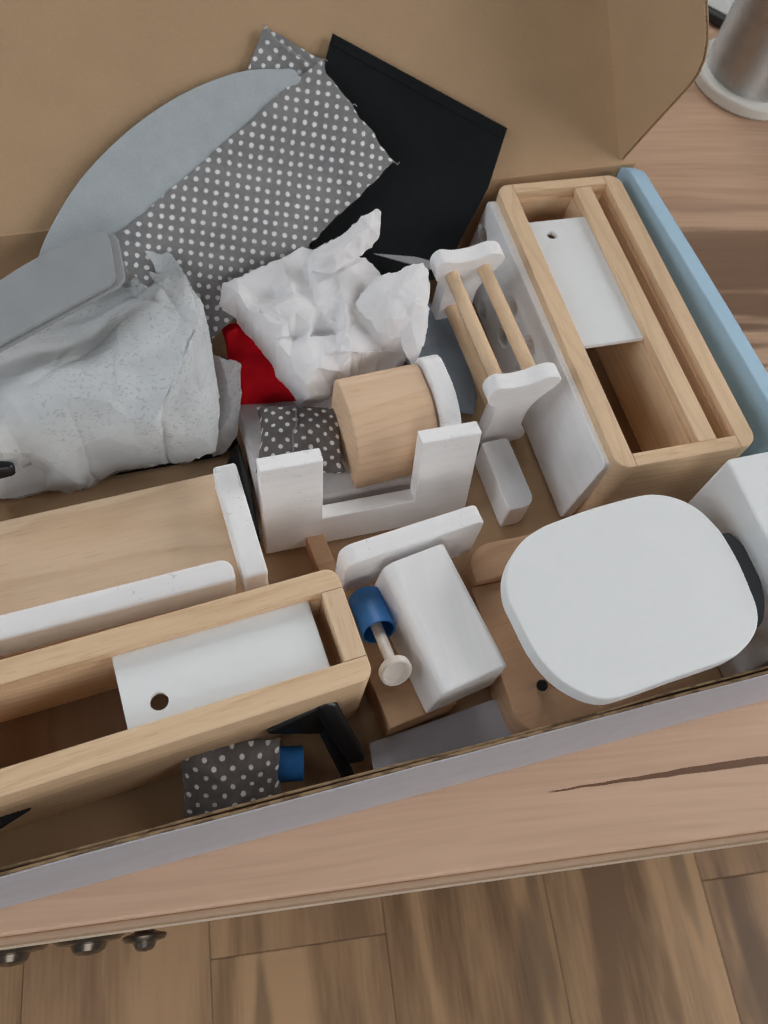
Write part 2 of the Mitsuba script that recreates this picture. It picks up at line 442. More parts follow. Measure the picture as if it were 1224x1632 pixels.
def pillow(w, h, t, n=28, pinch=0.10, seed=0):
    """A stuffed square cushion in local x-y with pulled-in sides; returns mesh and uv."""
    u = np.linspace(-1, 1, n)
    U, V = np.meshgrid(u, u, indexing='ij')
    vs, uvs = [], []
    for s in (1, -1):
        x = U * (1 - pinch * (1 - V ** 2) * np.abs(U) ** 3) * w / 2
        y = V * (1 - pinch * (1 - U ** 2) * np.abs(V) ** 3) * h / 2
        z = s * t / 2 * ((1 - np.abs(U) ** 2.6) * (1 - np.abs(V) ** 2.6)) ** 0.45
        P = np.stack([x, y, z], -1).reshape(-1, 3)
        edge = (np.maximum(np.abs(U), np.abs(V)) ** 4).reshape(-1)
        P[:, 2] += (meshkit.fbm(P * 55, 3, seed + (s > 0)) - 0.5) * 0.0105 * (1 - edge * 0.5)
        P[:, :2] += ((np.stack([meshkit.noise(P * 120, seed + 4), meshkit.noise(P * 120, seed + 5)], 1)) - 0.5) * 0.0016
        vs.append(P); uvs.append(np.stack([(U * w + V * h) * 0.3536, (V * h - U * w) * 0.3536], -1).reshape(-1, 2) + (0 if s > 0 else 0.3))
    i, j = np.meshgrid(np.arange(n - 1), np.arange(n - 1), indexing='ij')
    a = (i * n + j).ravel(); b = a + n; c = b + 1; d = a + 1
    top = np.vstack([np.stack([a, b, c], 1), np.stack([a, c, d], 1)])
    # seam: share the rim positions
    rim = (np.maximum(np.abs(U), np.abs(V)) > 0.999).reshape(-1)
    vs[1][rim] = vs[0][rim]
    return (np.vstack(vs), np.vstack([top, top[:, ::-1] + n * n])), np.vstack(uvs)


def hole(mesh, x, y, r, z0, z1):
    return man(to_man(mesh) - m3.Manifold.cylinder(z1 - z0, r, r, 32).translate((x, y, z0)))

# ---------------------------------------------------------------- floor
YAW = -0.137
FL = rz(YAW)
FZ = -0.45
put('floor', xf(rbox(-2.2, 2.6, -1.6, 3.0, FZ - 0.03, FZ - 0.004, r=0.001), FL), 'grout', label='wood look plank floor below the table', kind='structure')
U0, PW, PL = -0.0645, 0.1963, 0.92
joints = {-2: 0.31, -1: 0.62, 0: 0.0015, 1: 0.47, 2: -0.36, 3: 0.008}
for k in range(-3, 5):
    v0 = joints.get(k, 0.2)
    for q in range(-1, 1):
        a, b = v0 + q * PL, v0 + (q + 1) * PL
        g = 0.00035
        put('plank', xf(rbox(U0 + k * PW + g, U0 + (k + 1) * PW - g, a + g, b - g, FZ - 0.012, FZ, r=0.0008, seg=8), FL),
            'plank_tone_%s' % 'abc'[(k * 2 + q * 1 + 9) % 3], 'floor')

# ---------------------------------------------------------------- table with drawers
tb = 'wooden_table'
TV = 0.0268
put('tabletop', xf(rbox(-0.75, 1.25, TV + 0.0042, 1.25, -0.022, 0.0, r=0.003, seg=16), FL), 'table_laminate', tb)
put('edge_band', xf(rbox(-0.75, 1.25, TV - 0.001, TV + 0.0046, -0.026, -0.0035, r=0.0022, seg=12), FL), 'table_edge', tb)
put('lip', xf(rbox(-0.75, 1.25, TV - 0.0024, TV + 0.002, -0.0315, -0.0265, r=0.0014, seg=8), FL), 'table_lip', tb)
for d0, d1 in ((-0.13, -0.034), (-0.25, -0.134)):
    put('drawer', xf(rbox(-0.52, 0.9, TV + 0.048, TV + 0.45, d0, d1, r=0.003), FL), 'drawer_wood', tb)
put('carcass', xf(rbox(-0.55, 0.93, TV + 0.07, 1.1, -0.44, -0.032, r=0.003), FL), 'drawer_wood', tb)
for (kx, kz, kr) in ((-0.123, -0.06, 0.0240), (-0.174, -0.06, 0.0240), (-0.103, -0.20, 0.0185)):
    base = TV + 0.05
    tip = TV - 0.0125
    L = base - tip
    o = (FL @ np.array([kx, base, kz, 1]))[:3]
    ax = (FL @ np.array([0, -1, 0, 0]))[:3]
    put('knob', lathe([(0, 0), (0.0085, 0), (0.0075, L - 0.022), (0.0085, L - 0.0155), (kr - 0.001, L - 0.013), (kr, L - 0.0115), (kr - 0.001, L - 0.010),
                       (kr * 0.86, L - 0.0082), (kr * 0.52, L - 0.0072), (kr * 0.44, L - 0.003), (kr * 0.3, L - 0.001), (0, L)], o, ax, 40), 'knob_metal', tb)
tag(tb, 'brown wooden table with knobbed drawers under the cardboard box', 'table')
for k in (-0.5, 0.88):
    for v in (TV + 0.09, 1.06):
        put('leg', xf(rbox(k - 0.02, k + 0.02, v - 0.015, v + 0.025, FZ, -0.4402, r=0.002), FL), 'drawer_wood', tb)

# ---------------------------------------------------------------- cardboard box
cb = 'cardboard_box'
HB, BX0, BX1, BYF, BYB = 0.1, -0.228, 0.468, 0.0695, 0.5625
put('bottom', rbox(BX0, BX1, BYF, BYB, 0.0008, 0.005, r=0.0008), 'cardboard', cb)


def wavy_wall(x0, x1, y0, y1, z0, z1, seed, wav=0.0012, lean=0.0, n=90, zw=0.0006):
    """A card wall along x with a slightly uneven top and a bowed face."""
    xs = np.linspace(x0, x1, n)
    a = (meshkit.noise(np.stack([xs * 14, xs * 0, xs * 0 + seed], 1)) - 0.5) * wav
    t = (meshkit.fbm(np.stack([xs * 45, xs * 0, xs * 0 + seed + 5], 1), 3) - 0.5) * 2 * zw
    v = []
    for i, x in enumerate(xs):
        for (y, z) in ((y0, z0), (y1, z0), (y1 + lean + a[i], z1 + t[i] - 0.0004), (y1 + lean + a[i] - 0.0006, z1 + t[i]), (y0 + lean + a[i] + 0.0006, z1 + t[i]), (y0 + lean + a[i], z1 + t[i] - 0.0004)):
            v.append((x, y, z))
    f = []
    for i in range(n - 1):
        for k in range(6):
            j = (k + 1) % 6
            f += [(i * 6 + k, (i + 1) * 6 + k, (i + 1) * 6 + j), (i * 6 + k, (i + 1) * 6 + j, i * 6 + j)]
    for base in (0, (n - 1) * 6):
        tri = [(0, 1, 2), (0, 2, 5), (2, 3, 4), (2, 4, 5)]
        f += [tuple(base + q for q in (t_ if base == 0 else t_[::-1])) for t_ in tri]
    return np.array(v), np.array(f)


fw = put('front_wall', wavy_wall(BX0, BX1, BYF + 0.0006, BYF + 0.0026, 0.0052, HB, 1, lean=0.0045), 'card_edge', cb)
put('printed_face', wavy_wall(BX0, BX1, BYF - 0.0002, BYF + 0.0004, 0.0006, HB - 0.0005, 1, lean=0.0045, zw=0.0009), 'print_lavender', fw, label='lavender white printed outer face')
put('inner_ply', wavy_wall(BX0, BX1 - 0.016, BYF + 0.0034, BYF + 0.0050, 0.0052, HB - 0.0012, 2, lean=0.0045, wav=0.0016, zw=0.0010), 'card_edge', fw)
put('back_wall', xf(rbox(BX0 - 0.455, BX1 - 0.455, -0.0045, 0.0, 0.0052, HB - 0.0045, r=0.0006), frame((0.455, BYB - 0.002, 0), (1, 0.016, 0), (-0.016, 1, 0))), 'cardboard', cb)
put('side_wall', rbox(BX0, BX0 + 0.006, BYF + 0.008, BYB - 0.005, 0.0052, HB, r=0.0015), 'cardboard', cb)
# right wall: a double printed wall with a rounded, rolled-over top
cs = [(0.0, 0.0), (0.0185, 0.0), (0.0185, 0.092)] + [(0.0165 + 0.002 * math.cos(a), 0.0935 + 0.003 * math.sin(a)) for a in np.linspace(0.1, math.pi / 2, 7)] + [(0.0015 + 0.0015 * math.cos(a), 0.0980 + 0.0015 * math.sin(a)) for a in np.linspace(math.pi / 2, math.pi - 0.1, 7)] + [(0.0, 0.088)]
ys = np.linspace(BYF + 0.007, 0.553, 40)
v, f = [], []
for i, y in enumerate(ys):
    t = (0.553 - y) / 0.48
    bow = 0.012 * math.sin(min(1, max(0, t)) * math.pi * 0.6)
    end = 1.0 if i < len(ys) - 1 else 0.93
    for (x, z) in cs:
        v.append((0.4505 + bow * (z / 0.1) + x * (0.9 if end < 1 else 1), y + (0.003 * (1 - z / 0.1) if end < 1 else 0), 0.0052 + z * (end if z > 0.05 else 1) * 0.97))
C = len(cs)
for i in range(len(ys) - 1):
    for k in range(C):
        j = (k + 1) % C
        f += [(i * C + k, i * C + j, (i + 1) * C + j), (i * C + k, (i + 1) * C + j, (i + 1) * C + k)]
capt = np.asarray(m3.triangulate([np.array(cs, float)]))
f += [tuple(t) for t in capt] + [tuple((t + (len(ys) - 1) * C)[::-1]) for t in capt]
put('side_wall', (np.array(v), np.array(f)), 'print_blue', cb, smooth=25, label='light blue side wall with a rolled top edge')
# lid, leaning back, and its side flap
TH = math.radians(38.5)
LID = frame((0.455, 0.5600, 0.0975), (1, 0.016, 0), (0, math.cos(TH), math.sin(TH)))
tag(cb, 'open cardboard box full of wooden toy parts, lid raised', 'cardboard box')
lid = put('lid', xf(rbox(BX0 - 0.4545, 0.0, -0.003, 0.5, -0.0045, 0.0, r=0.0003), LID), 'cardboard', cb, label='raised brown cardboard lid leaning back')
fp = [(-0.001, -0.001), (0.020, 0.0505), (0.037, 0.094), (0.043, 0.105), (0.052, 0.1135), (0.064, 0.118), (0.080, 0.119), (0.36, 0.119), (0.40, 0.10), (0.42, -0.001)]
FLAP = frame(LID[:3, 3] + np.array([0.0004, 0, 0]), LID[:3, 1], LID[:3, 2] + np.array([0.10, 0, 0]))
fk = put('flap', xf(plate(fp, -0.0010, 0.0, 0.0003, 1), FLAP), 'cardboard', lid, label='side flap of the lid with a rounded corner')
fc = [(x * 0.997 + (0.001 if x < 0.2 else -0.001), y - 0.0007) for x, y in fp]
put('core', xf(plate(fc, -0.0032, -0.0011, 0.0002, 1), FLAP), 'card_edge', lid)
put('outer_liner', xf(plate(fp, -0.0042, -0.0033, 0.0003, 1), FLAP), 'cardboard', lid)
mat('card_crease', (0.25, 0.165, 0.095), 0.9, 0.1)
put('crease', xf(rbox(-0.0010, 0.0002, 0.002, 0.5, -0.0002, 0.0004, r=0.0002), LID), 'card_crease', lid)
put('tab', plate([(0.0940, 0.1096, 0.0200)[:2], (0.0925, 0.0888, 0.0200)[:2], (0.19, 0.0800), (0.215, 0.0800), (0.215, 0.118), (0.1880, 0.1179, 0.0200)[:2], (0.1478, 0.1141, 0.0200)[:2]], 0.0165, 0.0185, 0.0004, 1), 'print_lavender', cb, label='grey lavender printed tab inside the front wall')

# ---------------------------------------------------------------- natural wood toy boxes with a white sliding door
def toy_box(name, M, L, W, H, wx, wy, r, door, hole_at, divider=None, pine=('pine_x', 'pine_y'), lab=None, base_z=0.0065, doorlab=None, base_h=0.016):
    """Local x along the box, y across; its top rim at height H."""
    o = m3.Manifold.extrude(m3.CrossSection([np.array(rrect(0, L, 0, W, r, 8))]), H - base_z).translate((0, 0, base_z))
    # four boards with their own meeting lines; the outer corners rounded
    ring = o - m3.Manifold.cube((L - 2 * wx, W - 2 * wy, 1)).translate((wx, wy, -0.2))
    e = 0.0007
    bev = plate(rrect(0, L, 0, W, r, 8), base_z, H, 0.0013)
    ring = to_man(bev) - m3.Manifold.cube((L - 2 * wx, W - 2 * wy, 1)).translate((wx, wy, -0.2))
    gz0, gz1 = door[4] - 0.0052, door[4] + 0.0006
    ring = ring - m3.Manifold.cube((L - 2 * wx + 0.004, W - 2 * wy + 0.005, gz1 - gz0)).translate((wx - 0.002, wy - 0.0025, gz0))

    def cut(x0, x1, y0, y1):
        return man(ring ^ m3.Manifold.cube((x1 - x0, y1 - y0, 1)).translate((x0, y0, -0.2)))
    for y0, y1 in ((-0.01, wy), (W - wy, W + 0.01)):
        put('side_panel', xf(cut(-0.01, L + 0.01, y0, y1), M), pine[0], name, smooth=25)
    for x0, x1 in ((-0.01, wx), (L - wx, L + 0.01)):
        put('end_panel', xf(cut(x0, x1, wy + 0.0005, W - wy - 0.0005), M), pine[1], name, smooth=25)
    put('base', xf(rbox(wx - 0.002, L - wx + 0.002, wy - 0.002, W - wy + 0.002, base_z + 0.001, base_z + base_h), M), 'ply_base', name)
    x0, x1, y0, y1, zz = door
    d = hole(rbox(x0, x1, y0, y1, zz - 0.0045, zz, r=0.0008), hole_at[0], hole_at[1], hole_at[2], zz - 0.02, zz + 0.02)
    put('door', xf(d, M), 'white_board', name, smooth=False, label=doorlab)
    if divider:
        dv = rbox_m(wx + 0.0005, L - wx - 0.0005, divider[0], divider[1], base_z + base_h + 0.0003, H - 0.0005, r=0.0008) - m3.Manifold.cube((L, 0.0035, gz1 - gz0)).translate((0, divider[1] - 0.0025, gz0))
        put('divider', xf(man(dv), M), pine[0], name, smooth=25)
    tag(name, *lab)


# right box: local x runs along world +y, local y along world -x
MR = frame((0.4362, 0.2425, 0), (0.012, 1, 0), (-1, 0.012, 0))
toy_box('toy_wood_box', MR, 0.2975, 0.1215, 0.1, 0.0108, 0.0155, 0.012, (0.118, 0.2565, 0.0460, 0.1070, 0.0935), (0.239, 0.0858, 0.0046),
        divider=(0.0318, 0.0478), pine=('pine_y', 'pine_x'), lab=('open pine toy box with a lengthwise divider, beside the blue side wall', 'toy box'),
        doorlab='white sliding door with a round finger hole')
# left box, slightly turned; local origin at its right front corner, running left
ML = rz(0.075)
ML[:3, 3] = (0.0958 - 0.31 * math.cos(0.075), 0.1332 - 0.31 * math.sin(0.075), 0)
name2 = 'toy_wood_box_001'
toy_box(name2, ML, 0.31, 0.0805, 0.1, 0.0145, 0.0155, 0.009, (0.158, 0.2865, 0.0125, 0.0680, 0.0915), (0.1795, 0.0290, 0.0058),
        pine=('pine_x', 'pine_y2'), base_h=0.022, lab=('undivided pine toy box lying along the front left wall', 'toy box'), doorlab='white sliding door with a round finger hole')

# ---------------------------------------------------------------- toy sofa: pine seat, white arm and back bar
sf = 'toy_bench'
MS = rz(0.058); MS[:3, 3] = (0.0485, 0.2265, 0)
put('seat', xf(rbox(-0.262, 0.0, 0.0, 0.1010, 0.042, 0.0545, r=0.0015), MS), 'pine_x2', sf)
put('base', xf(rbox(-0.255, -0.02, 0.012, 0.095, 0.006, 0.0419, r=0.0015), MS), 'ply_x', sf)
put('arm', xf(rbox(-0.0185, -0.0015, -0.001, 0.0900, 0.0547, 0.083, r=0.0025, seg=16), MS), 'white_paint_y', sf)
put('bar', xf(plate(rrect(-0.262, -0.0235, 0.0, 0.0175, 0.004, 8, (0.001, 0.004, 0.0085, 0.001)), 0.0547, 0.083, 0.0022), MS), 'white_paint', sf)
tag(sf, 'pine board with a white bar and a white arm on top, on the left', 'toy bench')

# ---------------------------------------------------------------- white U-shaped frame standing in the middle
W_, H_ = 0.1655, 0.098
up = [(0, 0), (W_, 0), (W_, H_), (W_ - 0.046, H_), (W_ - 0.046, 0.032), (0.0455, 0.032), (0.0455, H_), (0, H_)]
MU = frame((0.0546, 0.2714, 0.0100), (1, 0.0, 0.0), (0, 0.20, 0.98))
put('u_frame', xf(plate(up, -0.0135, 0.0, 0.0013), MU), 'white_paint', label='white painted U-shaped frame standing upright in the middle of the box', cat='frame')

# ---------------------------------------------------------------- pine D-shaped block with a white end plate
db = 'toy_cushion_block'
def dprof(w, h, r, fr=0.004):
    pts = [(0, 0), (w, 0)]
    pts += [(w - fr + fr * math.cos(a), h - fr + fr * math.sin(a)) for a in np.linspace(0, math.pi / 2, 8)]
    pts += [(r + r * math.cos(a), h - r + r * math.sin(a)) for a in np.linspace(math.pi / 2, math.pi, 26)]
    return pts
MD = frame((0.1324, 0.3027, 0.0325), (-0.06, 1, 0), (0, 0, 1))
bm_ = to_man(plate(dprof(0.0680, 0.0640, 0.038, 0.014), 0.0, 0.0660, 0.0016))
for (hz, x0_, x1_, dp) in ((0.0185, 0.012, 0.068, 0.0005), (0.0105, 0.020, 0.066, 0.0008), (0.0065, 0.002, 0.068, 0.0006)):
    bm_ = bm_ - m3.Manifold.cube((dp + 0.01, 0.0004, x1_ - x0_)).translate((-0.01, hz, x0_))
put('block', xf(man(bm_), MD), 'pine_block', db, smooth=25)
put('end_plate', xf(xf(plate(dprof(0.0740, 0.0690, 0.043, 0.016), 0.0680, 0.0840, 0.0016), tr(-0.004, 0, 0)), MD), 'white_paint_y', db)
tag(db, 'rounded pine block with a white end plate behind the U-shaped frame', 'toy block')

# ---------------------------------------------------------------- mattress, pillow on it, red felt
put('toy_mattress', rbox(0.057, 0.196, 0.300, 0.412, 0.0065, 0.0315, r=0.004, seg=12), 'mattress_felt', label='white felt toy mattress under the dotted pillow', cat='toy mattress')
pm, puv = pillow(0.070, 0.058, 0.036, seed=3)
MP = frame((0.0985, 0.3480, 0.0455), (1, -0.22, 0.0), (0.22, 1, 0.1))
pk = put('toy_pillow', xf(pm, MP), 'dot_pillow', smooth=True, uv=puv, label='small brown grey pillow with white dots on the white mattress', cat='toy pillow')
top_ = pm[0][:28 * 28].reshape(28, 28, 3)
put('seam', join(*[tube(xf((top_[11 + (j_ > 13), j_][None] + [0, 0, 0.0004], None), MP)[0][0], xf((top_[11 + (j_ + 1 > 13), j_ + 1][None] + [0, 0, 0.0004], None), MP)[0][0], 0.00045, 6, bev=0.0001) for j_ in range(2, 25)]), 'stitching', 'toy_pillow')
pm, puv = pillow(0.062, 0.085, 0.030, seed=11)
put('red_cushion', xf(pm, frame((0.0850, 0.432, 0.040), (1, -0.1, 0), (0.1, 1, 0.0))), 'red_felt', smooth=True, label='red felt cushion peeking out under the crumpled tissue', cat='toy cushion')

# ---------------------------------------------------------------- white T-shaped seat, pine block below it, little lamp
ts = 'toy_chair'
MT = rz(0.118); MT[:3, 3] = (0.0990, 0.2160, 0)
bp = [(x, z) for x, z in rrect(0.0, 0.1075, 0.034, 0.09, 0.008, 8, (0.002, 0.002, 0.006, 0.011))]
put('backrest', xf(xf(plate(bp, -0.0150, 0.0, 0.0013), frame((0, 0, 0), (1, 0, 0), (0, 0, 1))), MT), 'white_paint', ts)
MC = frame((0.1400, 0.1160, 0.0), (1, 0.165, 0), (-0.165, 1, 0))
cp = rrect(0.0, 0.0475, 0.0412, 0.0895, 0.010, 10, (0.002, 0.002, 0.005, 0.009))
cp = [(x - 0.006 * (0.0895 - z) / 0.048 * (x < 0.02), z) for x, z in cp]
put('cushion', xf(xf(plate(cp, -0.0965, 0.0, 0.0016), frame((0, 0, 0), (1, 0, 0), (0, 0, 1))), MC), 'white_paint_y', ts)
tag(ts, 'white toy chair of an upright plank and a rounded block in front', 'toy chair')
wb = plate(rrect(0.0, 0.052, 0.0, 0.115, 0.001), 0.0065, 0.041, 0.001)
put('wood_block', xf(wb, frame((0.1075, 0.1115, 0), (1, 0.13, 0), (-0.13, 1, 0))), 'ply_x', label='brown wooden block under the white toy chair', cat='wood block')
lp = 'toy_lamp'
a0, a1, a2 = np.array((0.1123, 0.2042, 0.0545)), np.array((0.1134, 0.1728, 0.0640)), np.array((0.1143, 0.1400, 0.0760))
ax = (a2 - a0) / np.linalg.norm(a2 - a0)
rs = 0.0123
Ls = np.linalg.norm(a1 - a0) 
put('shade', lathe([(0, 0), (rs - 0.001, 0), (rs, 0.001), (rs, Ls), (rs - 0.0012, Ls), (rs - 0.0016, Ls - 0.001), (rs - 0.0016, Ls - 0.02), (0, Ls - 0.02)], a0, ax, 40), 'blue_paint', lp, smooth=30, label='blue lampshade')
put('stem', tube(a0 + ax * (Ls - 0.02), a2 - ax * 0.004, 0.0040), 'cream_paint', lp)
put('foot', lathe([(0, 0), (0.0095, 0), (0.0112, 0.0016), (0.0112, 0.0058), (0.0102, 0.0068), (0.0088, 0.0068), (0.0080, 0.0042), (0, 0.0040)], a2 - ax * 0.004, ax + np.array([0.05, 0, 0.30]), 40), 'cream_paint', lp)
tag(lp, 'toy lamp with blue shade and cream stem lying beside the white toy chair', 'toy lamp')

put('wood_strip', xf(rbox(0.0, 0.0145, 0.0, 0.10, 0.0065, 0.022, r=0.001), frame((0.0935, 0.2150, 0), (1, 0.12, 0), (-0.12, 1, 0))), 'ply_x', label='brown wooden strip showing below the U-shaped frame', cat='wood strip')
# ---------------------------------------------------------------- small white block, towel rack, holed board
put('small_block', xf(plate(rrect(0.0, 0.0240, -0.002, 0.063, 0.004, 8, (0.002, 0.010, 0.004, 0.002)), 0.0065, 0.037, 0.0010), frame((0.2477, 0.2581, 0.0350)[:2] + (0,), (1, 0.03, 0), (-0.03, 1, 0))), 'white_paint_y', label='small white block on the box floor in front of the dowel rack', cat='block')
rk = 'toy_rack'
prof = smooth_poly([(.010, 0), (.024, 0.0005), (.040, 0), (.043, .011), (.0365, .026), (.037, .055), (.044, .072), (.0565, .088), (.0565, .098), (.046, .105), (.030, .1035), (.015, .106), (.004, .111), (-.003, .104), (-.0015, .089), (.006, .076), (.0045, .05), (.002, .02), (.004, .004)], 4)
MK = frame((0.2520, 0.3300, 0.0068), (1, 0.062, 0.14), (-0.14, -0.10, 1))
for q in (0.0, -0.118):
    put('end_plate', xf(plate(prof, q - 0.0135, q, 0.0009), MK), 'white_paint', rk)
def on_rack(x, h, q): return (MK @ np.array([x, h, q, 1]))[:3]
for (x, h) in ((0.0115, 0.091), (0.0400, 0.088), (0.0155, 0.042)):
    put('dowel', tube(on_rack(x, h, -0.0128), on_rack(x, h, -0.1185), 0.0056), 'pine_y', rk)
tag(rk, 'white toy rack with scalloped end plates and three pine dowels', 'toy rack')
hb_l = 0.281
hp = plate(rrect(0.0, hb_l, 0.0, 0.085, 0.004, 6), 0, 0.0105, 0.0013)
hm = to_man(hp)
for (x, y) in ((0.183, 0.0555), (0.139, 0.0565), (0.175, 0.023), (0.220, 0.010), (0.268, 0.057), (0.131, 0.023)):
    hm = hm - m3.Manifold.cylinder(0.04, 0.0105, 0.0105, 24).scale((1, 0.66, 1)).translate((x, y, -0.01))
MH = frame((0.3010, 0.2525, 0.0075), (0, 1, 0), (0.115, 0, 1))
put('holed_board', xf(man(hm), MH), 'white_paint_y', smooth=25, label='long white board with oval holes leaning on the divided pine box', cat='board')

# ---------------------------------------------------------------- slate piece behind the block
put('slate_panel', man(hull_spheres([(*p_, 0.002) for p_ in ((0.2269, 0.4705, 0.0450), (0.2583, 0.4551, 0.0450), (0.2522, 0.3627, 0.0450), (0.2449, 0.3481, 0.0430), (0.2189, 0.3575, 0.0430), (0.2031, 0.4183, 0.0450), (0.2407, 0.4992, 0.0100), (0.2740, 0.4828, 0.0100), (0.2675, 0.3848, 0.0100), (0.2590, 0.3680, 0.0100), (0.2314, 0.3780, 0.0100), (0.2155, 0.4438, 0.0100))], 10)), 'slate_paint', label='slate blue block behind the pine block, left of the rack', cat='block')

# ---------------------------------------------------------------- white oval top, dark oval under it, wooden stool, white block at the right
ov = smooth_poly([(0.1933, 0.1717, 0.1190), (0.1980, 0.1808, 0.1190), (0.2055, 0.1896, 0.1190), (0.2160, 0.1974, 0.1190), (0.2304, 0.2030, 0.1190), (0.2452, 0.2059, 0.1190), (0.2733, 0.2097, 0.1190), (0.3092, 0.2119, 0.1190), (0.3240, 0.2100, 0.1190), (0.3370, 0.2041, 0.1190), (0.3480, 0.1938, 0.1190), (0.3548, 0.1799, 0.1190), (0.3577, 0.1690, 0.1190), (0.3592, 0.1484, 0.1190), (0.3579, 0.1265, 0.1190), (0.3563, 0.1145, 0.1190), (0.3510, 0.1036, 0.1190), (0.3425, 0.0956, 0.1190), (0.3287, 0.0885, 0.1190), (0.3149, 0.0860, 0.1190), (0.2809, 0.0837, 0.1190), (0.2499, 0.0812, 0.1190), (0.2331, 0.0807, 0.1190), (0.2237, 0.0835, 0.1190), (0.2154, 0.0891, 0.1190), (0.2064, 0.0980, 0.1190), (0.1995, 0.1098, 0.1190), (0.1947, 0.1253, 0.1190), (0.1922, 0.1451, 0.1190), (0.1907, 0.1592, 0.1190)], 3)
put('oval_top', plate([q_[:2] for q_ in ov], 0.1040, 0.119, 0.0014), 'white_board', label='large white rounded oblong top lying over the front right corner', cat='toy table top')
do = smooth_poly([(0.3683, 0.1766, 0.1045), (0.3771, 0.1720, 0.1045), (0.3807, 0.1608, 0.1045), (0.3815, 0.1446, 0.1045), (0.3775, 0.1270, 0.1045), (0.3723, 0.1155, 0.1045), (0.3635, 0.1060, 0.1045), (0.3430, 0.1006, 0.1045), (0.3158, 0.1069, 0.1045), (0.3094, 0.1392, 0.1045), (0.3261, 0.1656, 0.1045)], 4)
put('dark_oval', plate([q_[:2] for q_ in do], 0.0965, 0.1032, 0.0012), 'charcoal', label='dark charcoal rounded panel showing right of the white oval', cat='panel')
st = 'toy_stool'
put('back_board', plate(rrect(0.1965, 0.33, 0.1977, 0.2265, 0.01, 8, (0.002, 0.003, 0.01, 0.019)), 0.0065, 0.0525, 0.001), 'ply_x', st)
put('front_board', plate(rrect(0.1940, 0.335, 0.0830, 0.1970, 0.01, 8, (0.018, 0.003, 0.002, 0.002)), 0.0065, 0.0455, 0.001), 'ply_x', st)
put('peg', tube((0.2200, 0.1137, 0.0475), (0.2168, 0.1120, 0.0560), 0.004), 'black_plastic', st)
tag(st, 'brown wooden toy stool lying under the white oval top', 'toy stool')
bb = plate(rrect(0.0, 0.14, 0.0, 0.135, 0.003, 4), 0.0065, 0.13, 0.0016)
put('tall_block', xf(bb, frame((0.3800, 0.0865, 0), (1, 0, 0), (0.06, 1, 0))), 'white_board', label='big white block at the right edge beyond the oval top', cat='block')

# ---------------------------------------------------------------- things in the front left corner
pm, puv = pillow(0.067, 0.056, 0.028, seed=21, pinch=0.05)
put('toy_pillow', xf(pm, frame((-0.0028, 0.1060, 0.0280), (1, -0.16, 0.0), (0.10, 1, 0.75))), 'dot_pillow_large', smooth=True, uv=puv, label='brown grey pillow with white dots in the front left corner', cat='toy pillow')
put('blue_cylinder', lathe([(0, 0), (0.0108, 0), (0.0118, 0.001), (0.0118, 0.0175), (0.0108, 0.0185), (0, 0.0185)], (0.0278, 0.1098, 0.0250), np.array((0.0454, 0.1066, 0.0250)) - np.array((0.0278, 0.1098, 0.0250)), 40), 'blue_paint', label='blue toy cylinder beside the front left dotted pillow', cat='toy cylinder')
bk = 'black_bracket'
A = (0.0627, 0.1335, 0.0680)
put('leg', man(hull_spheres([(*A, 0.0065), (*(0.0684, 0.1305, 0.0660), 0.005), (*(0.0838, 0.1016, 0.0280), 0.0045), (*(0.0785, 0.1020, 0.0280), 0.0045)], 14)), 'black_plastic', bk)
put('leg', man(hull_spheres([(*(0.0621, 0.1341, 0.0500), 0.005), (*(0.0651, 0.1228, 0.0400), 0.006), (*(0.0753, 0.0911, 0.0120), 0.0045)], 14)), 'black_plastic', bk)
put('arm', man(hull_spheres([(*A, 0.0055), (*(0.0278, 0.1267, 0.0550), 0.0025), (*(0.0651, 0.1228, 0.0400), 0.004)], 14)), 'black_plastic', bk)
tag(bk, 'black angled bracket with two legs against the front pine box', 'bracket')
put('black_wedge', man(hull_spheres([(*(-0.1256, 0.1167, 0.0500), 0.0015), (*(-0.1528, 0.1241, 0.0500), 0.002), (*(-0.1539, 0.1065, 0.0500), 0.002), (*(-0.1620, 0.1121, 0.0200), 0.002), (*(-0.1426, 0.1188, 0.0200), 0.0015)], 12)), 'black_plastic', label='black tapered piece at the left picture edge by the front wall', cat='bracket')
put('gap_shade_strip', man(hull_spheres([(*(0.0507, 0.3666, 0.0200), 0.0025), (*(0.0528, 0.3256, 0.0200), 0.002), (*(0.0500, 0.2797, 0.0200), 0.002), (*(0.0394, 0.3531, 0.0080), 0.002), (*(0.0479, 0.2871, 0.0080), 0.0015)], 12)), 'black_plastic', label='dark strip standing in for the shade between white bench arm and U-shaped frame', cat='strip')  # dark filler painting the shade in this narrow gap

# ---------------------------------------------------------------- sheets leaning on the lid
LN = LID[:3, 2]
def on_lid_poly(pts3, th, bevel=0.0008):
    o = np.array(pts3[0]); M = frame(o, (1, 0, 0), LID[:3, 1])
    q = (np.array(pts3) - o) @ M[:3, :3]
    return plate(q[:, :2], 0.0, th, bevel), M
q, M = on_lid_poly([(0.1897, 0.6492, 0.1764), (0.1776, 0.6286, 0.1600), (0.1451, 0.5577, 0.1036), (0.1457, 0.4916, 0.0510), (0.2584, 0.4882, 0.0483), (0.3131, 0.5455, 0.0939), (0.3366, 0.5829, 0.1237)], 0.0045)  # lower end lengthened to blacken the floor strip where only deep shade lies
put('blackboard', xf(q, M), 'black_board', label='black square board leaning on the cardboard lid', cat='blackboard')
q, M = on_lid_poly([(0.1891, 0.6428, 0.1774), (0.3306, 0.5774, 0.1254), (0.3284, 0.5743, 0.1229), (0.1869, 0.6395, 0.1748)], 0.0006, 0.0002)
put('hem', xf(q, M), 'black_board', 'blackboard')
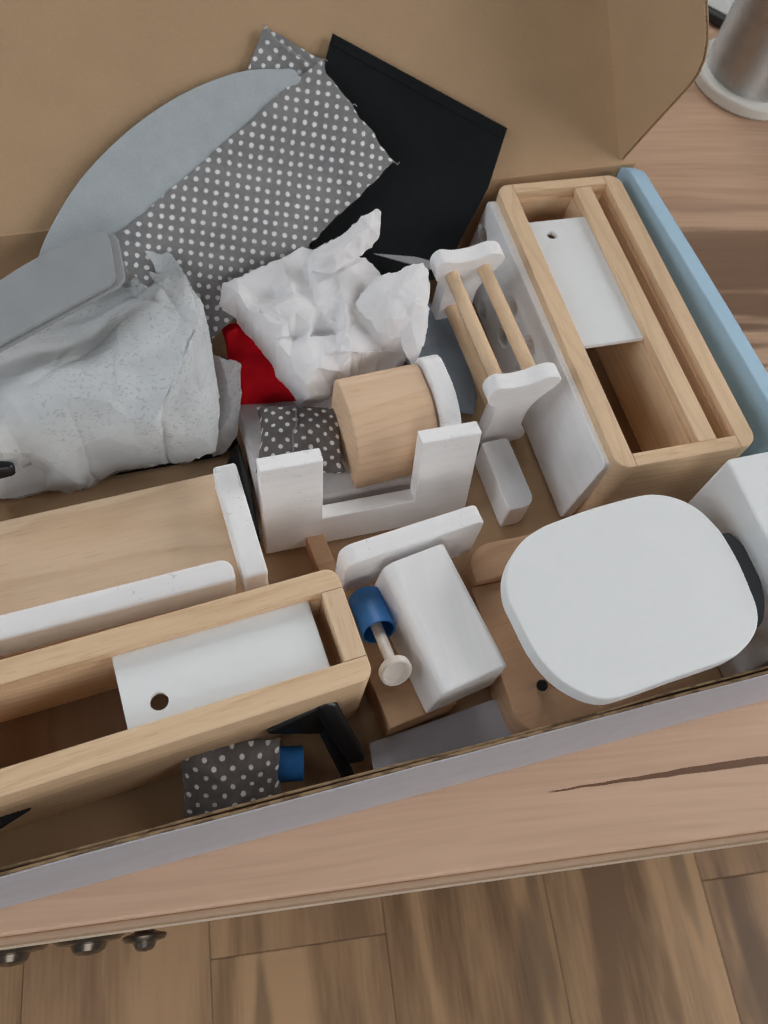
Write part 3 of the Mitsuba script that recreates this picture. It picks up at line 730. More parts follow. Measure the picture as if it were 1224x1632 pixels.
# dotted cloth: a back fold, the grey disc tucked between, the front fold
def cloth(corners, nx, ny, seed, wave=0.0046, turn=0.0, edge=0.0, thick=0.0011):
    c = [np.array(p) for p in corners]
    o = c[0]
    ex = LID[:3, 0]; ey = LID[:3, 1]
    U, V = np.meshgrid(np.linspace(0, 1, nx), np.linspace(0, 1, ny), indexing='ij')
    P = ((1 - U) * (1 - V))[..., None] * c[0] + (U * (1 - V))[..., None] * c[1] + (U * V)[..., None] * c[2] + ((1 - U) * V)[..., None] * c[3]
    P = P.reshape(-1, 3)
    w = meshkit.fbm(P * 16 + seed, 3, seed) - 0.5
    w = w + 0.30 * (meshkit.fbm(P * 48 + seed, 3, seed + 7) - 0.5)
    rim = np.minimum(np.minimum(U, 1 - U), np.minimum(V, 1 - V)).reshape(-1)
    jag = (np.stack([meshkit.noise(P * 130, seed + 1), meshkit.noise(P * 130, seed + 2), meshkit.noise(P * 130, seed + 4)], 1) - 0.5) * 0.0030
    P2 = P + LN * (w * wave * 2)[:, None] + jag * np.exp(-rim * 45)[:, None]
    d = P - o
    a, b = d @ ex, d @ ey
    ct, sn = math.cos(turn), math.sin(turn)
    uv = np.stack([a * ct + b * sn, -a * sn + b * ct], 1)
    i, j = np.meshgrid(np.arange(nx - 1), np.arange(ny - 1), indexing='ij')
    k = (i * ny + j).ravel()
    f = np.vstack([np.stack([k, k + ny, k + ny + 1], 1), np.stack([k, k + ny + 1, k + 1], 1)])
    n = len(P2)
    v = np.vstack([P2, P2 - LN * thick])
    ff = [f, f[:, ::-1] + n]
    g = np.arange(n).reshape(nx, ny)
    loop = np.concatenate([g[:, 0], g[-1, 1:], g[-2::-1, -1], g[0, -2:0:-1]])
    nxt = np.roll(loop, -1)
    ff += [np.stack([loop, loop + n, nxt + n], 1), np.stack([loop, nxt + n, nxt], 1)]
    return (v, np.vstack(ff)), np.vstack([uv, uv])
cl = 'dotted_cloth'
m_, uv_ = cloth([(0.1048, 0.6167, 0.1582), (0.1737, 0.5941, 0.1402), (0.1792, 0.6280, 0.1672), (0.1349, 0.6520, 0.1863)], 30, 30, 5, turn=0.75)
put('back_fold', m_, 'dot_cloth', cl, smooth=True, uv=uv_)
m_, uv_ = cloth([(0.0372, 0.4501, 0.0423), (0.2242, 0.5549, 0.1244), (0.1717, 0.6222, 0.1728), (-0.0194, 0.5248, 0.0979)], 90, 80, 2, turn=-0.27)
put('front_fold', m_, 'dot_cloth', cl, smooth=True, uv=uv_)
ht = []
hp3 = [(0.1343, 0.6492, 0.1860), (0.1408, 0.6411, 0.1804), (0.1547, 0.6328, 0.1738), (0.1674, 0.6255, 0.1680)]
put('stitching', join(*[tube(hp3[i], hp3[i + 1], 0.0006, 8, bev=0.0001) for i in range(3)]), 'stitching', cl)
for th_ in ([(0.2239, 0.5542, 0.1251), (0.2263, 0.5509, 0.1250), (0.2276, 0.5508, 0.1275)], [(0.1343, 0.6490, 0.1877), (0.1311, 0.6484, 0.1898), (0.1293, 0.6471, 0.1887)], [(0.1718, 0.6206, 0.1734), (0.1759, 0.6209, 0.1756), (0.1786, 0.6189, 0.1752)], [(0.1936, 0.5916, 0.1535), (0.1964, 0.5905, 0.1553), (0.1977, 0.5889, 0.1540)]):
    put('loose_thread', join(*[tube(th_[i], th_[i + 1], 0.00035, 6, bev=0.00005) for i in range(2)]), 'stitching', cl)
tag(cl, 'folded grey cloth with white dots leaning on the lid', 'cloth')
dk = smooth_poly([(0.1538, 0.6186, 0.1655), (0.1368, 0.6220, 0.1682), (0.1086, 0.6219, 0.1681), (0.0746, 0.6156, 0.1631), (0.0399, 0.6048, 0.1544), (0.0044, 0.5887, 0.1417), (-0.0296, 0.5680, 0.1252), (-0.0554, 0.5459, 0.1077), (-0.0733, 0.5251, 0.0911), (-0.0726, 0.5137, 0.0820), (-0.0507, 0.5059, 0.0758), (0.0172, 0.5210, 0.0878), (0.1022, 0.5567, 0.1162), (0.1497, 0.5956, 0.1472)], 6)
o = dk[0].copy(); M = frame(o, (1, 0, 0), LID[:3, 1])
put('grey_disc', xf(plate(((dk - o) @ M[:3, :3])[:, :2], 0.0, 0.0022, 0.0005, 1), M), 'felt_grey', label='blue grey felt disc tucked behind the dotted cloth', cat='felt disc')

# foam slabs above the wrapped package
fs = 'felt_slab_pair'
o3 = [np.array(p) for p in ((-0.1198, 0.4100, 0.1180), (-0.1147, 0.4614, 0.1250), (-0.0207, 0.4987, 0.1350), (-0.0143, 0.4614, 0.1280))]
MF = frame(o3[0], o3[3] - o3[0], o3[1] - o3[0])
def slab_poly(pts):
    return [((np.array(p) - o3[0]) @ MF[:3, :3])[:2] for p in pts]
sp_ = slab_poly([(-0.1198, 0.4100, 0.1180), (-0.0207, 0.4534, 0.1280), (-0.0162, 0.4596, 0.1290), (-0.0160, 0.4896, 0.1345), (-0.0176, 0.4974, 0.1352), (-0.0229, 0.4990, 0.1350), (-0.0595, 0.4891, 0.1310), (-0.0830, 0.4773, 0.1280), (-0.1150, 0.4584, 0.1245)])
put('felt_slab', xf(plate(sp_, 0.0, 0.0035, 0.0010), MF), 'felt_slab', fs)
sp2 = [(x + 0.0055, y - 0.002) for x, y in sp_]
put('felt_slab', xf(plate(sp2, -0.0042, -0.0006, 0.0010), MF), 'felt_slab', fs)
tag(fs, 'two grey felt slabs with a rounded end above the wrapped package', 'felt slab')

# ---------------------------------------------------------------- tissue paper
tp = 'crumpled_tissue'
TL = [([(0.0590, 0.4418, 0.1000), (0.0766, 0.4419, 0.1000), (0.0841, 0.4355, 0.1000), (0.0993, 0.4423, 0.1000), (0.1152, 0.4471, 0.1000), (0.1337, 0.4548, 0.1000), (0.1526, 0.4631, 0.1000), (0.1686, 0.4716, 0.1000), (0.1808, 0.4783, 0.1000)], 0.0042, 0.0060),
      ([(0.0841, 0.4355, 0.1000), (0.0997, 0.4180, 0.1000), (0.1203, 0.4124, 0.1000), (0.1407, 0.4118, 0.1000)], 0.0032, 0.0035),
      ([(0.0952, 0.4083, 0.1000), (0.1146, 0.4088, 0.1000), (0.1372, 0.4075, 0.1000)], -0.0062, 0.0045),
      ([(0.0812, 0.4569, 0.1000), (0.0825, 0.4472, 0.1000), (0.0958, 0.4450, 0.1000)], -0.0050, 0.0050),
      ([(0.1461, 0.4334, 0.1000), (0.1408, 0.4114, 0.1000), (0.1332, 0.3864, 0.1000)], 0.0030, 0.0030), ([(0.1501, 0.4328, 0.1000), (0.1439, 0.4047, 0.1000), (0.1374, 0.3877, 0.1000)], -0.0030, 0.0030),
      ([(0.1537, 0.4322, 0.1000), (0.1481, 0.4040, 0.1000), (0.1492, 0.3840, 0.1000)], 0.0036, 0.0032),
      ([(0.0899, 0.4060, 0.1000), (0.0977, 0.3908, 0.1000), (0.0978, 0.3733, 0.1000), (0.1033, 0.3599, 0.1000)], 0.0030, 0.0040), ([(0.1239, 0.4001, 0.1000), (0.1136, 0.3704, 0.1000), (0.1032, 0.3515, 0.1000)], 0.0026, 0.0045),
      ([(0.0738, 0.4731, 0.1000), (0.0679, 0.4549, 0.1000), (0.0764, 0.4368, 0.1000), (0.0785, 0.4161, 0.1000)], 0.0030, 0.0040), ([(0.1349, 0.4854, 0.1000), (0.1339, 0.4700, 0.1000), (0.1285, 0.4556, 0.1000)], -0.0045, 0.0050),
      ([(0.1015, 0.4600, 0.1000), (0.1194, 0.4658, 0.1000), (0.1306, 0.4705, 0.1000)], 0.0022, 0.0035), ([(0.1491, 0.3836, 0.1000), (0.1685, 0.3943, 0.1000), (0.1837, 0.3947, 0.1000)], 0.0030, 0.0040),
      ([(0.0785, 0.4161, 0.1000), (0.0851, 0.3833, 0.1000), (0.0920, 0.3443, 0.1000)], 0.0020, 0.0050)]
LL = [([(0.1614, 0.4309, 0.1000), (0.1828, 0.4468, 0.1000), (0.2018, 0.4525, 0.1000), (0.2241, 0.4590, 0.1000)], 0.0026, 0.0035), ([(0.1620, 0.4202, 0.1000), (0.1843, 0.4271, 0.1000), (0.1993, 0.4076, 0.1000), (0.2136, 0.4093, 0.1000)], 0.0024, 0.0040),
      ([(0.1898, 0.4347, 0.1000), (0.1804, 0.4192, 0.1000), (0.1762, 0.4011, 0.1000)], 0.0020, 0.0030), ([(0.1893, 0.3968, 0.1000), (0.2053, 0.4193, 0.1000), (0.2206, 0.4297, 0.1000)], 0.0026, 0.0040), ([(0.1690, 0.4211, 0.1000), (0.1965, 0.4336, 0.1000), (0.2187, 0.4498, 0.1000)], -0.0022, 0.0040)]
put('sheet', crumple(([(0.0568, 0.4671, 0.0750), (0.0632, 0.4811, 0.0850), (0.0749, 0.4804, 0.0920), (0.0878, 0.4821, 0.0950), (0.1142, 0.4950, 0.0900), (0.1339, 0.5057, 0.0900), (0.1416, 0.5010, 0.0900), (0.1588, 0.4866, 0.0950), (0.1815, 0.4801, 0.0980), (0.1914, 0.4650, 0.0920), (0.1963, 0.4492, 0.0950), (0.2079, 0.4319, 0.0900), (0.2064, 0.4062, 0.0850), (0.2047, 0.4052, 0.0600), (0.2025, 0.4097, 0.0350), (0.1839, 0.4049, 0.0400), (0.1602, 0.3926, 0.0450), (0.1365, 0.3880, 0.0400), (0.1212, 0.3875, 0.0300), (0.1054, 0.3940, 0.0200), (0.0924, 0.4155, 0.0250), (0.0805, 0.4427, 0.0350), (0.0717, 0.4671, 0.0450), (0.0689, 0.4638, 0.0600), (0.1377, 0.4983, 0.0840), (0.1333, 0.4713, 0.0820), (0.1011, 0.4576, 0.0860), (0.0996, 0.4667, 0.0930), (0.0845, 0.4622, 0.0900), (0.0843, 0.4487, 0.0920), (0.0714, 0.4558, 0.1030), (0.0770, 0.4453, 0.0900), (0.0776, 0.4323, 0.0830), (0.0835, 0.4321, 0.1040), (0.0978, 0.4353, 0.1070), (0.1130, 0.4385, 0.1100), (0.1306, 0.4443, 0.1120), (0.1487, 0.4511, 0.1130), (0.1659, 0.4640, 0.1080), (0.0872, 0.4230, 0.1020), (0.0994, 0.4164, 0.1020), (0.1204, 0.4128, 0.1000), (0.1407, 0.4143, 0.0970), (0.1100, 0.4252, 0.1080), (0.1266, 0.4265, 0.1080), (0.1441, 0.4309, 0.1080), (0.0912, 0.4117, 0.0940), (0.1089, 0.4176, 0.0880), (0.1259, 0.4192, 0.0870), (0.1404, 0.4173, 0.0880), (0.0940, 0.4026, 0.0960), (0.1137, 0.4041, 0.0960), (0.1287, 0.4051, 0.0940), (0.0986, 0.3939, 0.0920), (0.1000, 0.3819, 0.0880), (0.1071, 0.3702, 0.0850), (0.1189, 0.3779, 0.0940), (0.1336, 0.3902, 0.0900), (0.1378, 0.3960, 0.0970), (0.1341, 0.3879, 0.0980), (0.1100, 0.3696, 0.0700), (0.1767, 0.3960, 0.0780), (0.1528, 0.3845, 0.0980), (0.1493, 0.4232, 0.1110), (0.1472, 0.4076, 0.1080), (0.1480, 0.3858, 0.1000), (0.1591, 0.4195, 0.0940), (0.1435, 0.4014, 0.1040), (0.1668, 0.4090, 0.0900), (0.1686, 0.4314, 0.0980), (0.1739, 0.4246, 0.0950), (0.1837, 0.3971, 0.0920), (0.1918, 0.4135, 0.0920), (0.0861, 0.4264, 0.0600), (0.0943, 0.4016, 0.0550), (0.1355, 0.3769, 0.0860), (0.1590, 0.3903, 0.0680), (0.1252, 0.3906, 0.0940)],
    [(61, 13, 14), (16, 17, 75), (60, 18, 19), (18, 60, 17), (17, 56, 75), (13, 71, 12), (61, 71, 13), (15, 61, 14), (76, 16, 75), (15, 76, 61), (76, 15, 16), (60, 55, 17), (55, 56, 17), (55, 60, 19), (56, 57, 75), (28, 2, 3), (24, 4, 5), (4, 24, 25), (35, 4, 25), (35, 25, 44), (37, 24, 7), (76, 62, 61), (41, 43, 44), (43, 35, 44), (47, 41, 51), (43, 47, 40), (47, 43, 41), (46, 39, 40), (47, 46, 40), (46, 47, 50), (46, 50, 73), (39, 34, 40), (34, 43, 40), (35, 34, 26), (43, 34, 35), (21, 32, 73), (22, 32, 21), (32, 46, 73), (46, 32, 39), (55, 54, 56), (77, 56, 51), (77, 57, 56), (71, 72, 12), (72, 11, 12), (64, 66, 67), (66, 64, 63), (69, 66, 63), (30, 23, 0), (1, 30, 0), (2, 30, 1), (30, 2, 28), (6, 24, 5), (24, 6, 7), (27, 35, 26), (35, 27, 4), (4, 27, 3), (28, 27, 26), (27, 28, 3), (45, 37, 63), (24, 36, 25), (37, 36, 24), (45, 36, 37), (25, 36, 44), (36, 45, 44), (62, 68, 61), (68, 71, 61), (66, 68, 67), (68, 72, 71), (30, 31, 23), (31, 30, 28), (23, 31, 22), (31, 32, 22), (56, 53, 51), (54, 53, 56), (53, 47, 51), (47, 53, 50), (50, 53, 73), (74, 54, 55), (20, 74, 19), (74, 55, 19), (74, 53, 54), (53, 74, 73), (74, 21, 73), (74, 20, 21), (52, 77, 51), (37, 38, 63), (38, 69, 63), (69, 38, 9), (38, 8, 9), (8, 38, 7), (38, 37, 7), (72, 10, 11), (10, 69, 9), (68, 65, 67), (65, 68, 62), (57, 65, 75), (65, 76, 75), (65, 62, 76), (68, 70, 72), (70, 10, 72), (10, 70, 69), (69, 70, 66), (70, 68, 66), (32, 33, 39), (31, 33, 32), (34, 33, 26), (33, 34, 39), (41, 48, 51), (48, 52, 51), (48, 41, 44), (77, 59, 57), (52, 59, 77), (59, 65, 57), (29, 28, 26), (33, 29, 26), (29, 31, 28), (29, 33, 31), (42, 64, 67), (42, 48, 44), (45, 42, 44), (64, 42, 63), (42, 45, 63), (58, 59, 52), (65, 58, 67), (59, 58, 65), (48, 49, 52), (42, 49, 48), (49, 58, 52), (49, 42, 67), (58, 49, 67)]), [(l_, a_ * 0.35, w_ * 0.7) for l_, a_, w_ in TL], 64, 0.0011, 3, soft=(0.24, 0.18, 0.12)), 'tissue_paper', tp, smooth=60)
put('fold', crumple(([(0.1582, 0.4262, 0.1040), (0.1630, 0.4320, 0.1080), (0.1732, 0.4416, 0.1120), (0.1813, 0.4420, 0.1160), (0.1925, 0.4414, 0.1200), (0.2042, 0.4419, 0.1220), (0.2160, 0.4423, 0.1240), (0.2194, 0.4367, 0.1220), (0.2190, 0.4290, 0.1200), (0.2159, 0.4161, 0.1160), (0.2119, 0.4044, 0.1110), (0.2083, 0.3935, 0.1050), (0.2050, 0.3854, 0.0980), (0.1999, 0.3799, 0.0880), (0.1970, 0.3776, 0.0800), (0.1911, 0.3810, 0.0860), (0.1875, 0.3845, 0.0940), (0.1862, 0.3926, 0.1020), (0.1785, 0.3942, 0.1000), (0.1703, 0.4011, 0.1000), (0.1673, 0.4093, 0.1020), (0.1622, 0.4155, 0.1030), (0.1745, 0.4244, 0.1190), (0.1787, 0.4104, 0.1200), (0.1740, 0.4017, 0.1120), (0.1885, 0.4190, 0.1270), (0.1906, 0.4066, 0.1220), (0.1939, 0.3966, 0.1140), (0.1993, 0.4034, 0.1240), (0.2066, 0.4233, 0.1260), (0.1956, 0.3867, 0.1060), (0.1786, 0.3967, 0.1170), (0.1672, 0.4193, 0.1120)],
    [(22, 3, 25), (8, 29, 7), (7, 29, 6), (29, 28, 25), (29, 8, 9), (28, 29, 9), (10, 28, 9), (23, 22, 25), (3, 4, 25), (2, 22, 1), (22, 2, 3), (17, 18, 31), (17, 30, 16), (23, 26, 31), (28, 26, 25), (26, 23, 25), (30, 13, 16), (24, 23, 31), (20, 24, 19), (18, 24, 31), (24, 18, 19), (5, 29, 25), (4, 5, 25), (29, 5, 6), (23, 32, 22), (22, 32, 1), (21, 32, 20), (1, 32, 0), (32, 21, 0), (32, 24, 20), (24, 32, 23), (27, 17, 31), (17, 27, 30), (26, 27, 31), (27, 26, 28), (30, 27, 11), (27, 10, 11), (10, 27, 28), (15, 13, 14), (13, 15, 16), (12, 30, 11), (12, 13, 30)]), [(l_, a_ * 0.5, w_ * 0.7) for l_, a_, w_ in LL], 26, 0.0009, 31, soft=(0.22, 0.16, 0.1)), 'tissue_paper', tp, smooth=60)
put('fold', crumple(([(0.1319, 0.4705, 0.0880), (0.1313, 0.4764, 0.0960), (0.1331, 0.4808, 0.1050), (0.1378, 0.4817, 0.1120), (0.1451, 0.4815, 0.1160), (0.1523, 0.4808, 0.1200), (0.1616, 0.4801, 0.1270), (0.1722, 0.4838, 0.1320), (0.1752, 0.4843, 0.1370), (0.1849, 0.4869, 0.1390), (0.1902, 0.4879, 0.1400), (0.1920, 0.4861, 0.1390), (0.1901, 0.4764, 0.1340), (0.1882, 0.4716, 0.1260), (0.1825, 0.4695, 0.1190), (0.1676, 0.4654, 0.1120), (0.1510, 0.4586, 0.1080), (0.1385, 0.4595, 0.0940), (0.1431, 0.4588, 0.1260), (0.1563, 0.4605, 0.1310), (0.1671, 0.4658, 0.1370), (0.1783, 0.4719, 0.1400), (0.1393, 0.4654, 0.1040), (0.1505, 0.4602, 0.1190), (0.1359, 0.4675, 0.1160), (0.1690, 0.4672, 0.1200)],
    [(9, 11, 12), (22, 0, 1), (0, 22, 17), (10, 11, 9), (25, 15, 19), (15, 25, 14), (18, 5, 19), (21, 13, 14), (13, 21, 12), (21, 9, 12), (22, 16, 17), (24, 2, 3), (18, 24, 3), (24, 18, 22), (24, 22, 1), (2, 24, 1), (5, 6, 19), (4, 18, 3), (4, 5, 18), (21, 20, 7), (20, 6, 7), (25, 20, 14), (20, 21, 14), (20, 25, 19), (6, 20, 19), (21, 8, 9), (8, 21, 7), (18, 23, 22), (23, 16, 22), (23, 18, 19), (15, 23, 19), (16, 23, 15)]), (), 18, 0.0009, 8, soft=(0.22, 0.16, 0.1)), 'tissue_paper', tp, smooth=60)
tag(tp, 'crumpled white tissue paper in front of the dotted cloth', 'tissue paper')
pkg = 'wrapped_package'
PLN = [([(0.0334, 0.4250, 0.0980), (0.0227, 0.4054, 0.0980), (0.0114, 0.3844, 0.0980), (0.0009, 0.3662, 0.0980), (-0.0103, 0.3468, 0.0980), (-0.0210, 0.3315, 0.0980)], 0.0032, 0.0014), ([(0.0082, 0.5086, 0.0980), (0.0172, 0.4713, 0.0980), (0.0264, 0.4389, 0.0980)], 0.0018, 0.0025),
       ([(-0.0299, 0.4104, 0.0980), (-0.0306, 0.3890, 0.0980), (-0.0354, 0.3721, 0.0980)], 0.0014, 0.0022), ([(0.0351, 0.4806, 0.0980), (0.0416, 0.4434, 0.0980), (0.0413, 0.4111, 0.0980), (0.0388, 0.3633, 0.0980)], 0.0018, 0.0035),
       ([(0.0053, 0.4637, 0.0980), (-0.0098, 0.4579, 0.0980), (-0.0408, 0.4318, 0.0980), (-0.0631, 0.4121, 0.0980), (-0.0876, 0.3933, 0.0980)], 0.0026, 0.0050), ([(0.0370, 0.4221, 0.0980), (0.0284, 0.3977, 0.0980), (0.0284, 0.3781, 0.0980)], 0.0016, 0.0022),
       ([(-0.0076, 0.4998, 0.0980), (-0.0004, 0.4742, 0.0980), (0.0233, 0.4418, 0.0980)], 0.0018, 0.0030), ([(-0.0968, 0.3412, 0.0980), (-0.0841, 0.3291, 0.0980), (-0.0662, 0.3085, 0.0980)], 0.0030, 0.0030), ([(-0.0656, 0.3727, 0.0980), (-0.0617, 0.3498, 0.0980), (-0.0647, 0.3367, 0.0980)], 0.0014, 0.0025)]
put('tissue_wrap', crumple(([(-0.1230, 0.4557, 0.0700), (-0.1434, 0.3559, 0.0200), (-0.1231, 0.3548, 0.0200), (-0.0987, 0.3567, 0.0200), (-0.0825, 0.3533, 0.0150), (-0.0691, 0.3542, 0.0200), (-0.0443, 0.3598, 0.0250), (-0.0168, 0.3572, 0.0300), (0.0103, 0.3550, 0.0300), (0.0320, 0.3534, 0.0400), (0.0405, 0.3719, 0.0600), (0.0429, 0.3869, 0.0700), (0.0434, 0.4089, 0.0800), (0.0451, 0.4372, 0.0850), (0.0439, 0.4595, 0.0900), (0.0354, 0.4834, 0.0950), (0.0266, 0.5063, 0.1000), (0.0190, 0.5069, 0.0980), (0.0089, 0.5160, 0.0950), (-0.0074, 0.5208, 0.0800), (-0.0235, 0.5347, 0.0500), (-0.0785, 0.5001, 0.0500), (-0.1145, 0.4691, 0.0600), (-0.1179, 0.4058, 0.1000), (-0.1242, 0.3516, 0.0900), (-0.1093, 0.3689, 0.1070), (-0.1151, 0.3498, 0.0900), (-0.1099, 0.4304, 0.0880), (-0.1037, 0.3545, 0.0780), (-0.0939, 0.3550, 0.0720), (-0.0822, 0.3461, 0.0620), (-0.0746, 0.3475, 0.0320), (-0.1063, 0.3664, 0.0500), (-0.0938, 0.3615, 0.0400), (-0.1186, 0.3632, 0.0350), (-0.0090, 0.5042, 0.0580), (-0.0007, 0.5008, 0.0660), (-0.0414, 0.4389, 0.0900), (-0.0247, 0.4511, 0.0980), (0.0050, 0.4581, 0.1030), (0.0143, 0.4527, 0.0980), (0.0243, 0.4369, 0.0980), (-0.0593, 0.4428, 0.0840), (-0.0846, 0.4386, 0.0870), (-0.0650, 0.4720, 0.0580), (-0.0889, 0.4912, 0.0480), (-0.0319, 0.4985, 0.0500), (-0.0259, 0.4064, 0.1050), (-0.0329, 0.3712, 0.1000), (0.0128, 0.4190, 0.1000), (0.0323, 0.4153, 0.1100), (0.0222, 0.3968, 0.1090), (0.0113, 0.3793, 0.1050), (0.0009, 0.3655, 0.0990), (-0.0105, 0.3534, 0.0880), (-0.0219, 0.3509, 0.0680), (0.0366, 0.4185, 0.1010), (0.0263, 0.3999, 0.1000), (0.0151, 0.3813, 0.0970), (0.0046, 0.3680, 0.0900), (-0.0070, 0.3562, 0.0780), (-0.0611, 0.3776, 0.1100), (-0.0843, 0.3820, 0.1100), (-0.0814, 0.3603, 0.0970), (-0.0669, 0.3516, 0.0780), (-0.0447, 0.3527, 0.0820), (0.0223, 0.3671, 0.0880), (0.0233, 0.3547, 0.0580), (-0.0911, 0.4019, 0.1070), (0.0216, 0.4946, 0.0880), (0.0122, 0.5081, 0.0860), (0.0025, 0.5150, 0.0750), (0.0299, 0.4605, 0.0970), (0.0374, 0.4347, 0.0980), (0.0363, 0.4054, 0.0920), (0.0342, 0.3858, 0.0860), (-0.0123, 0.3884, 0.1000), (-0.0407, 0.3934, 0.1060), (-0.0298, 0.3984, 0.1080), (-0.0350, 0.3681, 0.1050), (-0.0244, 0.3599, 0.0900), (0.0004, 0.4048, 0.1010), (-0.0682, 0.4053, 0.1080)],
    [(60, 67, 8), (9, 67, 10), (67, 9, 8), (23, 68, 25), (68, 62, 25), (68, 82, 62), (64, 30, 29), (6, 64, 65), (62, 63, 25), (63, 64, 29), (28, 26, 25), (63, 28, 25), (28, 63, 29), (24, 23, 25), (26, 24, 25), (5, 64, 6), (60, 55, 54), (55, 6, 65), (30, 33, 29), (18, 17, 70), (11, 12, 13), (12, 74, 13), (66, 11, 10), (67, 66, 10), (59, 60, 54), (60, 59, 67), (59, 66, 67), (27, 23, 0), (27, 68, 23), (55, 7, 6), (7, 60, 8), (7, 55, 60), (64, 31, 30), (5, 31, 64), (30, 31, 4), (31, 5, 4), (28, 34, 26), (34, 2, 1), (24, 34, 1), (34, 24, 26), (3, 30, 4), (3, 33, 30), (34, 3, 2), (3, 34, 33), (66, 75, 11), (75, 12, 11), (12, 75, 74), (59, 58, 66), (58, 75, 66), (80, 55, 65), (55, 80, 54), (75, 57, 74), (58, 57, 75), (64, 61, 65), (63, 61, 64), (82, 61, 62), (61, 63, 62), (27, 43, 68), (68, 43, 82), (22, 27, 0), (45, 22, 21), (22, 43, 27), (43, 22, 45), (33, 32, 29), (34, 32, 33), (32, 28, 29), (32, 34, 28), (20, 46, 21), (74, 56, 13), (57, 56, 74), (46, 44, 21), (44, 45, 21), (44, 43, 45), (43, 44, 82), (44, 42, 82), (37, 44, 46), (44, 37, 42), (76, 53, 80), (53, 59, 54), (80, 53, 54), (53, 58, 59), (79, 80, 65), (61, 79, 65), (52, 57, 58), (53, 52, 58), (52, 53, 76), (81, 52, 76), (81, 76, 47), (56, 73, 13), (13, 73, 14), (73, 50, 41), (50, 73, 56), (20, 35, 46), (72, 15, 14), (73, 72, 14), (72, 73, 41), (37, 77, 42), (77, 61, 82), (42, 77, 82), (77, 79, 61), (48, 76, 80), (79, 48, 80), (77, 48, 79), (52, 51, 57), (81, 51, 52), (51, 56, 57), (51, 50, 56), (35, 71, 36), (36, 71, 70), (71, 20, 19), (71, 35, 20), (18, 71, 19), (71, 18, 70), (35, 38, 46), (37, 38, 47), (38, 37, 46), (38, 81, 47), (40, 72, 41), (78, 37, 47), (78, 77, 37), (76, 78, 47), (48, 78, 76), (78, 48, 77), (49, 40, 41), (49, 51, 81), (38, 49, 81), (50, 49, 41), (51, 49, 50), (39, 38, 35), (39, 35, 36), (39, 49, 38), (49, 39, 40), (69, 36, 70), (69, 39, 36), (15, 69, 16), (72, 69, 15), (69, 17, 16), (17, 69, 70), (40, 69, 72), (39, 69, 40)]), PLN, 34, 0.0010, 14, dirs=(0.5, 1.0, 2.6)), 'wrap_paper', pkg, smooth=35)
